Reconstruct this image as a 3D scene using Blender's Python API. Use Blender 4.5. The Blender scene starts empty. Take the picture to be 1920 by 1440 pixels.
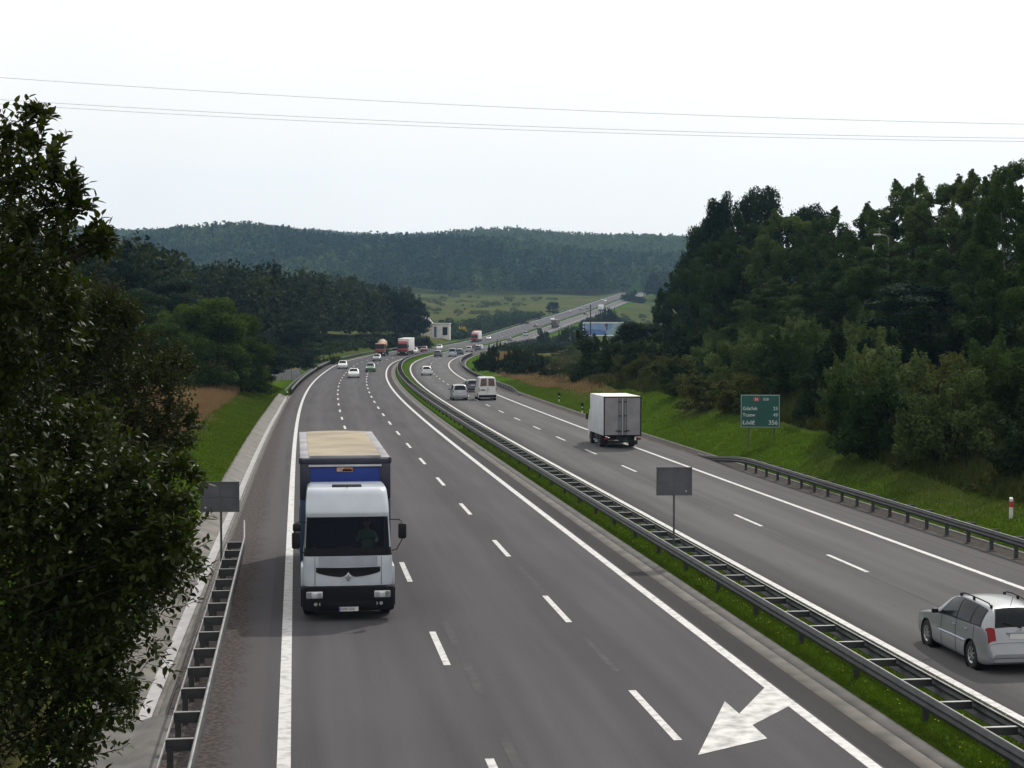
import bpy, bmesh, math, random
import numpy as np
from mathutils import Vector, Matrix
PI = math.pi
sc = bpy.context.scene
col = sc.collection
random.seed(7)

# ------------------------------------------------------------------ camera, sky, sun, exposure
CAM_H = 7.91
PITCH = 2.063
cam_d = bpy.data.cameras.new("camera"); cam_d.sensor_width = 36.0; cam_d.lens = 3080/1920*36.0
cam_d.clip_start = 0.3; cam_d.clip_end = 9000
cam = bpy.data.objects.new("camera", cam_d); col.objects.link(cam)
cam.location = (0, 0, CAM_H); cam.rotation_euler = (math.radians(90-PITCH), 0, 0)
sc.camera = cam
SUN_EL, SUN_AZ = 46.0, 25.0          # azimuth to the right of the viewing direction (+Y)
w = bpy.data.worlds.new("World"); sc.world = w; w.use_nodes = True
nt = w.node_tree; bg = nt.nodes["Background"]
sky = nt.nodes.new("ShaderNodeTexSky"); sky.sky_type = 'NISHITA'; sky.sun_disc = False
sky.sun_elevation = math.radians(SUN_EL); sky.sun_rotation = math.radians(SUN_AZ)
sky.air_density = 1.3; sky.dust_density = 7.0; sky.ozone_density = 1.0; sky.altitude = 50
# a thin bright veil of high cloud mixed over the clear sky
veil = nt.nodes.new("ShaderNodeMix"); veil.data_type = 'RGBA'
vtc = nt.nodes.new("ShaderNodeTexCoord"); vno = nt.nodes.new("ShaderNodeTexNoise")
vno.inputs["Scale"].default_value = 2.2; vno.inputs["Detail"].default_value = 4
vmr = nt.nodes.new("ShaderNodeMapRange"); vmr.inputs[1].default_value = .3; vmr.inputs[2].default_value = .7
vmr.inputs[3].default_value = .74; vmr.inputs[4].default_value = .95
nt.links.new(vtc.outputs["Generated"], vno.inputs["Vector"]); nt.links.new(vno.outputs["Fac"], vmr.inputs[0])
nt.links.new(vmr.outputs[0], veil.inputs[0])
nt.links.new(sky.outputs[0], veil.inputs[6]); veil.inputs[7].default_value = (12.7, 12.4, 11.9, 1)
nt.links.new(veil.outputs[2], bg.inputs["Color"]); bg.inputs["Strength"].default_value = 0.10
sun_d = bpy.data.lights.new("sun", 'SUN'); sun_d.energy = 3.0; sun_d.angle = math.radians(1.2); sun_d.color = (1, .95, .87)
sun = bpy.data.objects.new("sun", sun_d); col.objects.link(sun); sun.location = (30, 60, 200)
sdir = Vector((math.sin(math.radians(SUN_AZ))*math.cos(math.radians(SUN_EL)), math.cos(math.radians(SUN_AZ))*math.cos(math.radians(SUN_EL)), math.sin(math.radians(SUN_EL))))
sun.rotation_euler = sdir.to_track_quat('Z', 'Y').to_euler()
sc.view_settings.view_transform = 'Standard'; sc.view_settings.look = 'None'
sc.view_settings.exposure = 0.0; sc.view_settings.gamma = 1.0; sc.view_settings.use_curve_mapping = False
sc.cycles.use_denoising = True
sc.cycles.max_bounces = 6; sc.cycles.transparent_max_bounces = 8; sc.cycles.volume_bounces = 0
sc.cycles.sample_clamp_indirect = 6

# ------------------------------------------------------------------ small helpers
def mesh_np(name, V, F, mat=None, parent=None, smooth=False, attrs=None, uv=None, midx=None):
    V = np.asarray(V, dtype=np.float32).reshape(-1, 3); F = np.asarray(F, dtype=np.int32)
    me = bpy.data.meshes.new(name); n, k = F.shape
    me.vertices.add(len(V)); me.vertices.foreach_set("co", V.ravel())
    me.loops.add(n*k); me.loops.foreach_set("vertex_index", F.ravel())
    me.polygons.add(n); me.polygons.foreach_set("loop_start", np.arange(0, n*k, k, dtype=np.int32))
    if smooth: me.polygons.foreach_set("use_smooth", np.ones(n, dtype=bool))
    mats = mat if isinstance(mat, (list, tuple)) else [mat]
    for m in mats:
        if m: me.materials.append(m)
    if midx is not None: me.polygons.foreach_set("material_index", np.asarray(midx, dtype=np.int32))
    for a, val in (attrs or {}).items():
        val = np.asarray(val, dtype=np.float32)
        if val.ndim == 1:
            at = me.attributes.new(a, 'FLOAT', 'POINT'); at.data.foreach_set("value", val)
        else:
            at = me.attributes.new(a, 'FLOAT_VECTOR', 'POINT'); at.data.foreach_set("vector", val.ravel())
    if uv is not None:
        l = me.uv_layers.new(name="UVMap"); l.data.foreach_set("uv", np.asarray(uv, dtype=np.float32)[F.ravel()].ravel())
    me.update(calc_edges=True)
    o = bpy.data.objects.new(name, me); col.objects.link(o)
    if parent: o.parent = parent
    return o

class MB:                                   # collects shapes, then links them as ONE mesh object
    def __init__(s): s.v = []; s.f = []; s.m = []; s.mi = 0
    def add(s, V, F):
        b = len(s.v); s.v.extend([tuple(p) for p in V]); s.f.extend([tuple(i+b for i in q) for q in F]); s.m.extend([s.mi]*len(F))
    def box(s, c, d, rz=0, bev=0.0, rx=0):
        hx, hy, hz = d[0]/2, d[1]/2, d[2]/2
        if bev > 0:
            bm = bmesh.new(); bmesh.ops.create_cube(bm, size=1)
            for v in bm.verts: v.co = Vector((v.co.x*d[0], v.co.y*d[1], v.co.z*d[2]))
            bmesh.ops.bevel(bm, geom=bm.edges[:], offset=bev, segments=2, affect='EDGES', profile=.5)
            P = [v.co.copy() for v in bm.verts]; bm.verts.index_update(); F = [[v.index for v in f.verts] for f in bm.faces]; bm.free()
        else:
            P = [Vector((x, y, z)) for x in (-hx, hx) for y in (-hy, hy) for z in (-hz, hz)]
            F = [(0, 1, 3, 2), (4, 6, 7, 5), (0, 4, 5, 1), (2, 3, 7, 6), (0, 2, 6, 4), (1, 5, 7, 3)]
        M = Matrix.Translation(c) @ Matrix.Rotation(rz, 4, 'Z') @ Matrix.Rotation(rx, 4, 'X')
        s.add([M @ p for p in P], F); return s
    def tube(s, pts, r, n=8, r2=None, cap=True):
        pts = [Vector(p) for p in pts]; R = []
        m = len(pts)
        for i, p in enumerate(pts):
            d = (pts[min(i+1, m-1)]-pts[max(i-1, 0)]).normalized()
            a = d.cross(Vector((0, 0, 1)) if abs(d.z) < .9 else Vector((1, 0, 0))).normalized(); b = d.cross(a)
            rr = r if r2 is None else r+(r2-r)*i/(m-1)
            R.append([p+(a*math.cos(2*PI*k/n)+b*math.sin(2*PI*k/n))*rr for k in range(n)])
        V = [q for ring in R for q in ring]
        F = [(i*n+k, i*n+(k+1) % n, (i+1)*n+(k+1) % n, (i+1)*n+k) for i in range(m-1) for k in range(n)]
        if cap: F += [tuple(range(n-1, -1, -1)), tuple(range((m-1)*n, m*n))]
        s.add(V, F); return s
    def lathe(s, prof, n=24, M=None):       # prof = [(r, h)] turned about local Z, moved by M
        V = [Vector((r*math.cos(2*PI*k/n), r*math.sin(2*PI*k/n), h)) for r, h in prof for k in range(n)]
        if M is not None: V = [M @ p for p in V]
        F = [(i*n+k, i*n+(k+1) % n, (i+1)*n+(k+1) % n, (i+1)*n+k) for i in range(len(prof)-1) for k in range(n)]
        s.add(V, F); return s
    def prism(s, poly, x0, x1):             # poly in (y, z), extruded along x
        n = len(poly); V = [(x0, y, z) for y, z in poly]+[(x1, y, z) for y, z in poly]
        F = [tuple(range(n-1, -1, -1)), tuple(range(n, 2*n))]+[(k, (k+1) % n, n+(k+1) % n, n+k) for k in range(n)]
        s.add(V, F); return s
    def build(s, name, mat, parent=None, smooth=False, angle=40):
        me = bpy.data.meshes.new(name); me.from_pydata(s.v, [], s.f)
        for m in (mat if isinstance(mat, (list, tuple)) else [mat]): me.materials.append(m)
        if any(s.m): me.polygons.foreach_set("material_index", s.m)
        bm = bmesh.new(); bm.from_mesh(me); bmesh.ops.recalc_face_normals(bm, faces=bm.faces)
        if smooth:
            for f in bm.faces: f.smooth = True
            for e in bm.edges:
                if len(e.link_faces) == 2 and e.calc_face_angle(0) > math.radians(angle): e.smooth = False
        bm.to_mesh(me); bm.free(); me.update()
        o = bpy.data.objects.new(name, me); col.objects.link(o)
        if parent: o.parent = parent
        return o

def tag(o, label=None, cat=None, group=None, kind=None):
    if label: o["label"] = label
    if cat: o["category"] = cat
    if group: o["group"] = group
    if kind: o["kind"] = kind
    return o
def empty(name, loc=(0, 0, 0), rot=(0, 0, 0)):
    o = bpy.data.objects.new(name, None); col.objects.link(o); o.location = loc; o.rotation_euler = rot; o.empty_display_size = .3
    return o
def relink(o, parent=None):                 # a linked copy of one object
    c = o.copy(); col.objects.link(c)
    if parent: c.parent = parent
    return c

# ------------------------------------------------------------------ materials
def base_mat(name, rough=.6, metal=0.0, spec=.5):
    m = bpy.data.materials.new(name); m.use_nodes = True
    b = m.node_tree.nodes["Principled BSDF"]; b.inputs["Roughness"].default_value = rough
    b.inputs["Metallic"].default_value = metal; b.inputs["Specular IOR Level"].default_value = spec
    return m, m.node_tree, b
def noise_mat(name, c1, c2, scale=3.0, rough=.7, metal=0.0, detail=5, bump=0.0, lo=.35, hi=.65, spec=.5, bscale=None):
    m, t, b = base_mat(name, rough, metal, spec)
    tc = t.nodes.new("ShaderNodeTexCoord"); n = t.nodes.new("ShaderNodeTexNoise"); n.inputs["Scale"].default_value = scale; n.inputs["Detail"].default_value = detail
    r = t.nodes.new("ShaderNodeValToRGB"); r.color_ramp.elements[0].position = lo; r.color_ramp.elements[1].position = hi
    r.color_ramp.elements[0].color = (*c1, 1); r.color_ramp.elements[1].color = (*c2, 1)
    t.links.new(tc.outputs["Object"], n.inputs["Vector"]); t.links.new(n.outputs["Fac"], r.inputs[0]); t.links.new(r.outputs[0], b.inputs["Base Color"])
    if bump:
        bp = t.nodes.new("ShaderNodeBump"); bp.inputs["Strength"].default_value = bump; bp.inputs["Distance"].default_value = .03
        n2 = t.nodes.new("ShaderNodeTexNoise"); n2.inputs["Scale"].default_value = bscale or scale*6; n2.inputs["Detail"].default_value = 3
        t.links.new(tc.outputs["Object"], n2.inputs["Vector"]); t.links.new(n2.outputs["Fac"], bp.inputs["Height"]); t.links.new(bp.outputs[0], b.inputs["Normal"])
    return m
def flat(name, c, rough=.5, metal=0.0, var=.12, scale=2.0, spec=.5):
    return noise_mat(name, [max(0, x*(1-var)) for x in c], [x*(1+var) for x in c], scale, rough, metal, spec=spec)
def paint(name, c, metal=0.0, rough=.3, dirt=.25):
    m = noise_mat(name, [x*(1-dirt) for x in c], c, 1.6, rough, metal, lo=.3, hi=.6)
    b = m.node_tree.nodes["Principled BSDF"]; b.inputs["Coat Weight"].default_value = .5; b.inputs["Coat Roughness"].default_value = .12
    return m
def foliage(name, c1, c2, trans=.3, rough=.75, spec=.05, scale=.6, huevar=.5, tint=False):
    m, t, b = base_mat(name, rough, 0, spec)
    tc = t.nodes.new("ShaderNodeTexCoord"); n = t.nodes.new("ShaderNodeTexNoise"); n.inputs["Scale"].default_value = scale; n.inputs["Detail"].default_value = 3
    r = t.nodes.new("ShaderNodeValToRGB"); r.color_ramp.elements[0].position = .3; r.color_ramp.elements[1].position = .7
    r.color_ramp.elements[0].color = (*c1, 1); r.color_ramp.elements[1].color = (*c2, 1)
    t.links.new(tc.outputs["Object"], n.inputs["Vector"])
    if tint:
        at = t.nodes.new("ShaderNodeAttribute"); at.attribute_name = "tint"; src = at.outputs["Fac"]
    else:
        oi = t.nodes.new("ShaderNodeObjectInfo"); src = oi.outputs["Random"]
    mx = t.nodes.new("ShaderNodeMix"); mx.data_type = 'FLOAT'; mx.inputs[0].default_value = huevar
    t.links.new(n.outputs["Fac"], mx.inputs[2]); t.links.new(src, mx.inputs[3]); t.links.new(mx.outputs[0], r.inputs[0])
    t.links.new(r.outputs[0], b.inputs["Base Color"])
    tr = t.nodes.new("ShaderNodeBsdfTranslucent"); ms = t.nodes.new("ShaderNodeMixShader"); ms.inputs[0].default_value = trans
    hs = t.nodes.new("ShaderNodeHueSaturation"); hs.inputs["Saturation"].default_value = 1.15; hs.inputs["Value"].default_value = 1.1; hs.inputs["Hue"].default_value = .485
    t.links.new(r.outputs[0], hs.inputs["Color"]); t.links.new(hs.outputs[0], tr.inputs["Color"])
    t.links.new(b.outputs[0], ms.inputs[1]); t.links.new(tr.outputs[0], ms.inputs[2])
    t.links.new(ms.outputs[0], t.nodes["Material Output"].inputs["Surface"])
    return m

oL, oD1, oD2, oR, oM, oD3, oE = -9.342, -5.63, -1.909, 1.13, 5.315, 9.019, 12.519
M = {}
def asphalt_mat(name, c, tracks):           # u = offset across the road, v = distance along it
    m, t, b = base_mat(name, .85, 0, .06)
    uv = t.nodes.new("ShaderNodeUVMap"); sx = t.nodes.new("ShaderNodeSeparateXYZ"); t.links.new(uv.outputs[0], sx.inputs[0])
    sp = t.nodes.new("ShaderNodeTexNoise"); sp.inputs["Scale"].default_value = 22; sp.inputs["Detail"].default_value = 6; sp.inputs["Roughness"].default_value = .8
    t.links.new(uv.outputs[0], sp.inputs["Vector"])
    mp = t.nodes.new("ShaderNodeMapping"); mp.inputs["Scale"].default_value = (1.0, .035, 1); t.links.new(uv.outputs[0], mp.inputs[0])
    st = t.nodes.new("ShaderNodeTexNoise"); st.inputs["Scale"].default_value = 1.5; st.inputs["Detail"].default_value = 4; t.links.new(mp.outputs[0], st.inputs["Vector"])
    bl = t.nodes.new("ShaderNodeTexNoise"); bl.inputs["Scale"].default_value = .12; bl.inputs["Detail"].default_value = 3; t.links.new(uv.outputs[0], bl.inputs["Vector"])
    # oil-darkened lane middles and polished wheel tracks: cosine across the lane
    w_ = t.nodes.new("ShaderNodeMath"); w_.operation = 'MULTIPLY_ADD'; w_.inputs[1].default_value = 2*PI/tracks[1]; w_.inputs[2].default_value = -tracks[0]*2*PI/tracks[1]
    t.links.new(sx.outputs[0], w_.inputs[0]); cs = t.nodes.new("ShaderNodeMath"); cs.operation = 'COSINE'; t.links.new(w_.outputs[0], cs.inputs[0])
    def madd(a, k, add):
        q = t.nodes.new("ShaderNodeMath"); q.operation = 'MULTIPLY_ADD'; q.inputs[1].default_value = k
        t.links.new(a, q.inputs[0])
        if isinstance(add, float): q.inputs[2].default_value = add
        else: t.links.new(add, q.inputs[2])
        return q.outputs[0]
    f = madd(sp.outputs["Fac"], 1.15, -.39); f = madd(st.outputs["Fac"], .85, f); f = madd(bl.outputs["Fac"], .35, f); f = madd(cs.outputs[0], .11, f)
    hs = t.nodes.new("ShaderNodeMix"); hs.data_type = 'RGBA'; hs.clamp_factor = False
    hs.inputs[6].default_value = (c[0]*.35, c[1]*.35, c[2]*.35, 1); hs.inputs[7].default_value = (c[0]*1.3, c[1]*1.3, c[2]*1.3, 1)
    t.links.new(f, hs.inputs[0]); t.links.new(hs.outputs[2], b.inputs["Base Color"])
    bp = t.nodes.new("ShaderNodeBump"); bp.inputs["Strength"].default_value = .25; bp.inputs["Distance"].default_value = .01
    t.links.new(sp.outputs["Fac"], bp.inputs["Height"]); t.links.new(bp.outputs[0], b.inputs["Normal"])
    return m
M['asph_l'] = asphalt_mat("asphalt_oncoming", (.060, .058, .0625), (-7.5, 3.71))
M['asph_r'] = asphalt_mat("asphalt_away", (.079, .0775, .080), (7.15, 3.65))
M['asph_d'] = asphalt_mat("asphalt_fresh", (.040, .038, .040), (-7.5, 3.71))
M['mark'] = noise_mat("road_paint", (.21, .21, .21), (.45, .45, .448), 4.5, .6, bump=.1, lo=.28, hi=.52, detail=8)
M['mark_rib'] = noise_mat("ribbed_road_paint", (.23, .23, .23), (.46, .46, .457), 4.0, .6, lo=.28, hi=.52, detail=8)
def rib(m):                                  # cross ribs of thermoplastic paint, every 20 cm along the line
    t = m.node_tree; b = t.nodes["Principled BSDF"]; src = b.inputs["Base Color"].links[0].from_socket; uv = t.nodes.new("ShaderNodeUVMap"); sx = t.nodes.new("ShaderNodeSeparateXYZ"); t.links.new(uv.outputs[0], sx.inputs[0])
    q = t.nodes.new("ShaderNodeMath"); q.operation = 'MULTIPLY'; q.inputs[1].default_value = 2*PI/.2; t.links.new(sx.outputs[1], q.inputs[0]); c = t.nodes.new("ShaderNodeMath"); c.operation = 'SINE'; t.links.new(q.outputs[0], c.inputs[0])
    bp = t.nodes.new("ShaderNodeBump"); bp.inputs["Strength"].default_value = .7; bp.inputs["Distance"].default_value = .01; t.links.new(c.outputs[0], bp.inputs["Height"]); t.links.new(bp.outputs[0], b.inputs["Normal"])
rib(M['mark_rib'])
M['arrow'] = noise_mat("arrow_paint", (.20, .20, .197), (.48, .48, .475), 2.6, .6, lo=.32, hi=.6)
M['worn'] = noise_mat("worn_paint", (.062, .060, .064), (.080, .077, .081), 2.5, .85, spec=.05)
def gravel_mat(name, c1, c2, edge, sgn, under):
    m = noise_mat(name, c1, c2, 9.0, .85, detail=12, bump=.5, bscale=30, spec=.06); t = m.node_tree; b = t.nodes["Principled BSDF"]; src = b.inputs["Base Color"].links[0].from_socket
    uv = t.nodes.new("ShaderNodeUVMap"); sx = t.nodes.new("ShaderNodeSeparateXYZ"); t.links.new(uv.outputs[0], sx.inputs[0])
    n = t.nodes.new("ShaderNodeTexNoise"); n.inputs["Scale"].default_value = .9; n.inputs["Detail"].default_value = 8; n.inputs["Roughness"].default_value = .7; t.links.new(uv.outputs[0], n.inputs["Vector"])
    a = t.nodes.new("ShaderNodeMath"); a.operation = 'MULTIPLY_ADD'; a.inputs[1].default_value = sgn; a.inputs[2].default_value = -sgn*edge; t.links.new(sx.outputs[0], a.inputs[0])
    c = t.nodes.new("ShaderNodeMath"); c.operation = 'MULTIPLY_ADD'; c.inputs[1].default_value = 2.2; t.links.new(n.outputs["Fac"], c.inputs[0]); t.links.new(a.outputs[0], c.inputs[2])
    r = t.nodes.new("ShaderNodeMapRange"); r.inputs[1].default_value = .75; r.inputs[2].default_value = 1.35; t.links.new(c.outputs[0], r.inputs[0])
    x = t.nodes.new("ShaderNodeMix"); x.data_type = 'RGBA'; t.links.new(r.outputs[0], x.inputs[0]); t.links.new(src, x.inputs[6]); x.inputs[7].default_value = (*under, 1); t.links.new(x.outputs[2], b.inputs["Base Color"])
    return m
M['gravel'] = gravel_mat("reddish_gravel", (.030, .0265, .0262), (.082, .069, .066), oL-1.0, 1.5, (.070, .0655, .0695))
M['gravel_old'] = noise_mat("reddish_gravel", (.030, .024, .023), (.078, .058, .052), 1.8, .95, detail=9, bump=.5, bscale=30)
M['gravel_r'] = gravel_mat("roadside_grit", (.026, .023, .022), (.062, .055, .05), 14.75, -1.5, (.088, .085, .086))
M['conc'] = noise_mat("weathered_concrete", (.068, .064, .058), (.135, .126, .112), 1.1, .85, detail=8, bump=.2)
M['conc_d'] = noise_mat("dark_concrete", (.06, .058, .056), (.105, .10, .094), 1.6, .9, detail=8, bump=.2)
M['water'] = noise_mat("wet_channel_sky_sheen", (.20, .188, .188), (.31, .29, .29), 2.0, .35)  # sky reflection on the wet channel is put into this pale colour
M['rail'] = noise_mat("weathered_galvanised_steel", (.028, .029, .032), (.06, .061, .065), 2.5, .55, .4, lo=.3, hi=.7)
M['rail_l'] = noise_mat("galvanised_steel_edge", (.16, .16, .16), (.26, .26, .26), 3, .5, .4)
M['grey_sign'] = noise_mat("bare_aluminium_panel", (.06, .063, .075), (.095, .10, .115), 1.3, .55, .3)
M['post_metal'] = flat("post_steel", (.10, .10, .105), .5, .6)
M['black'] = flat("black_plastic", (.006, .006, .008), .55, spec=.25)
M['dark'] = flat("dark_trim", (.008, .0085, .012), .75, spec=.12)
M['rubber'] = flat("tyre_rubber", (.012, .012, .012), .85)
M['glass'] = flat("tinted_glass", (.006, .009, .012), .06, var=.05, spec=.16)
M['glass'].node_tree.nodes["Principled BSDF"].inputs["Coat Weight"].default_value = .0
M['rim'] = flat("alloy", (.42, .43, .45), .35, .8)
M['lamp'] = flat("lamp_glass", (.55, .57, .6), .12, .3)
M['red_lamp'] = flat("red_lamp_glass", (.16, .004, .006), .15, spec=.2)
M['plate'] = flat("plate_white", (.55, .55, .55), .4)
M['blue_band'] = flat("plate_blue", (.02, .05, .35), .4)
M['letter'] = flat("letter_black", (.01, .01, .012), .5)
M['white_letter'] = flat("letter_white", (.62, .66, .66), .5)
M['bark'] = noise_mat("bark", (.014, .011, .009), (.036, .029, .022), 5, .95, spec=.05)
M['birch'] = noise_mat("birch_bark", (.05, .045, .04), (.20, .185, .165), 3, .85)
M['wood'] = noise_mat("grey_wood", (.03, .027, .025), (.06, .055, .05), 2, .9)
M['wire'] = flat("cable", (.40, .41, .42), .6)
# foliage, darker and lighter species
M['f_alder'] = foliage("leaf_glossy_dark", (.013, .023, .004), (.040, .056, .010), .33, .45, .18, 1.5)
M['f_fine'] = foliage("leaf_fine_dark", (.010, .018, .005), (.026, .036, .010), .3, .5, .08, 1.2)
M['f_maple'] = foliage("leaf_dark_green", (.009, .021, .009), (.021, .040, .015), .25)
M['f_birch'] = foliage("leaf_birch", (.030, .054, .013), (.064, .094, .026), .35)
M['f_mixs'] = foliage("leaf_shrub_green", (.021, .042, .011), (.052, .082, .022), .32)
M['f_mix'] = foliage("leaf_mid_green", (.017, .038, .011), (.040, .070, .019), .3)
M['f_willow'] = foliage("leaf_willow", (.042, .068, .020), (.086, .118, .042), .35)
M['f_pine'] = foliage("needle_pine", (.008, .019, .011), (.018, .034, .020), .15)
M['f_bright'] = foliage("leaf_bright", (.022, .044, .007), (.044, .074, .013), .35)
M['f_olive'] = foliage("leaf_olive", (.024, .038, .009), (.058, .068, .018), .3)
M['f_dark'] = foliage("leaf_shrub_dark", (.009, .019, .006), (.022, .038, .012), .25)
M['f_mass'] = foliage("wood_canopy", (0.0072, 0.0172, 0.0084), (0.0276, 0.0409, 0.0156), .25, tint=True, huevar=.75, scale=.05)
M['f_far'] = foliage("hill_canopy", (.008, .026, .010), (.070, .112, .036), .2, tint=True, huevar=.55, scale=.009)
M['f_under'] = foliage("leaf_undergrowth", (.014, .022, .006), (.045, .050, .016), .3, scale=.25, huevar=.0)
M['f_grass'] = foliage("grass_blade", (.042, .052, .009), (.064, .116, .010), .35, .8, .05, scale=.8)
M['f_dry'] = foliage("dry_grass_blade", (.15, .105, .052), (.26, .195, .105), .3, .7, scale=.5)
M['f_weed'] = foliage("tall_weed", (.022, .036, .008), (.055, .062, .018), .3, .6, scale=.3)

# ------------------------------------------------------------------ the road's line: curvature and height along it
SK = [0, 80, 160, 225, 290, 355, 435, 530, 680, 890, 1200, 1700]
KAP = [.143, .0447, .2662, .3506, .43, 1.7059, -.2576, .1127, .6615, -.0938, .0221, 0]
ZK = np.array([0, 0, -.036, -.129, -.143, .297, .924, .499, 1.774, 10.961, 26.096, 49.779])
S = np.arange(8, 3600, 2.0)
_th = -.1357052 + np.cumsum(np.interp(S, SK, KAP)/1000)*2
RX = 9.2592817 + np.cumsum(np.sin(_th))*2; RY = np.cumsum(np.cos(_th))*2
def _cat(xk, yk, x):
    xk = np.array(xk, float); m = np.gradient(yk, xk); i = np.clip(np.searchsorted(xk, x)-1, 0, len(xk)-2)
    h = xk[i+1]-xk[i]; t = np.clip((x-xk[i])/h, 0, 1)
    return (2*t**3-3*t**2+1)*yk[i]+(t**3-2*t**2+t)*h*m[i]+(-2*t**3+3*t**2)*yk[i+1]+(t**3-t**2)*h*m[i+1]
RZ = _cat(SK, ZK, S)
cut = 1372.0; zc = np.interp(cut, S, RZ)
RZ = np.where(S > cut, zc + 22*(1-np.exp(-(S-cut)/900.))*.6, RZ)     # the road tops a crest
pre = np.arange(-90, 8, 2.0); t0, x0, y0 = _th[0], RX[0], RY[0]
S = np.concatenate([pre, S]); RX = np.concatenate([x0+np.sin(t0)*(pre-8), RX]); RY = np.concatenate([y0+np.cos(t0)*(pre-8), RY])
RZ = np.concatenate([np.zeros(len(pre)), RZ]); TH = np.concatenate([np.full(len(pre), t0), _th])
def zr(s): return np.interp(s, S, RZ)
def th(s): return np.interp(s, S, TH)
def road(s, o, z=0.0):
    s = np.asarray(s, float); a = th(s)
    return np.stack(np.broadcast_arrays(np.interp(s, S, RX)+o*np.cos(a), np.interp(s, S, RY)-o*np.sin(a), zr(s)+z), -1)
def so(x, y):
    x = np.atleast_1d(np.asarray(x, float)); y = np.atleast_1d(np.asarray(y, float)); s = np.empty(len(x)); o = np.empty(len(x))
    for a in range(0, len(x), 4000):
        j = ((RX[None]-x[a:a+4000, None])**2+(RY[None]-y[a:a+4000, None])**2).argmin(1); c, n = np.cos(TH[j]), np.sin(TH[j])
        dx, dy = x[a:a+4000]-RX[j], y[a:a+4000]-RY[j]; s[a:a+4000] = S[j]+dx*n+dy*c; o[a:a+4000] = dx*c-dy*n
    return s, o
def wd(s): return np.interp(s, [42, 84, 160], [2.38, 2.02, 1.5])       # left line to the ditch lip
def lip(s): return oL-wd(s)-1.45                                       # far lip of the ditch

SKYX = np.array([0, 200, 340, 500, 545, 620, 700, 850, 960, 1100, 1285, 1500, 1920.])
SKYY = np.array([430, 431, 434, 433, 424, 428, 437, 440, 436, 442, 452, 455, 455.])
def hill(X, Y):
    px = np.interp(X, (SKYX-960)/3080*2450, SKYY)
    top = CAM_H+(609-px)/3080*2450-31-34
    p = np.interp(Y, [1330, 1420, 1520, 1640, 1790, 1920, 2100, 2250, 2450, 2900], [0, .08, .30, .50, .44, .56, .84, .82, 1.02, .9])
    bumps = 6.0*np.sin(X/95+Y/160)+3.5*np.sin(X/47-Y/90+1)+3*np.sin(Y/75+X/150)
    return top*p+bumps*np.clip((Y-1330)/250, 0, 1)*(1-.8*np.clip((Y-2150)/250, 0, 1))
def _sm(a): a = np.clip(a, 0, 1); return a*a*(3-2*a)
def G(s, o, X=None, Y=None):                                           # ground height
    s = np.asarray(s, float); o = np.asarray(o, float)
    if X is None:
        P = road(s, o); X, Y = P[..., 0], P[..., 1]
    dl = np.maximum(0, lip(s)-o); dr = np.maximum(0, o-15.9)
    far = _sm((s-620)/150)
    left = ((.34*np.minimum(dl, 5)+.060*np.clip(dl-5, 0, 70))+.05*np.clip(dl-65, 0, 200))*(1-far) + far*(-.25*np.minimum(dl, 6)+.02*np.clip(dl-6, 0, 150))
    fr = _sm((s-150)/75); v_ = _sm((s-400)/90)
    right = (.36*np.minimum(dr, 9)+.10*np.clip(dr-9, 0, 40))*(1-fr)+fr*((1-v_)*.06*np.minimum(dr, 22)-v_*.10*np.minimum(dr, 18))
    mound = 3.4*_sm((27-s)/14)*_sm((dl-.6)/4)
    h = zr(s)+.05+left+right+mound
    wob = (.22*np.sin(X*.31+Y*.17)+.16*np.sin(X*.73-Y*.41)+.6*np.sin(X*.05+Y*.043)*np.clip((dl+dr)/40, 0, 1))
    h = h+wob*np.clip((dl+dr-1.2)/5, 0, 1)
    keep = np.maximum(np.clip((np.abs(o)-30)/120, 0, 1), _sm((s-1430)/120))
    return h+hill(X, Y)*keep

def Gxy(X, Y):
    s, o = so(X, Y); return G(s, o, np.atleast_1d(np.asarray(X, float)), np.atleast_1d(np.asarray(Y, float)))

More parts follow.
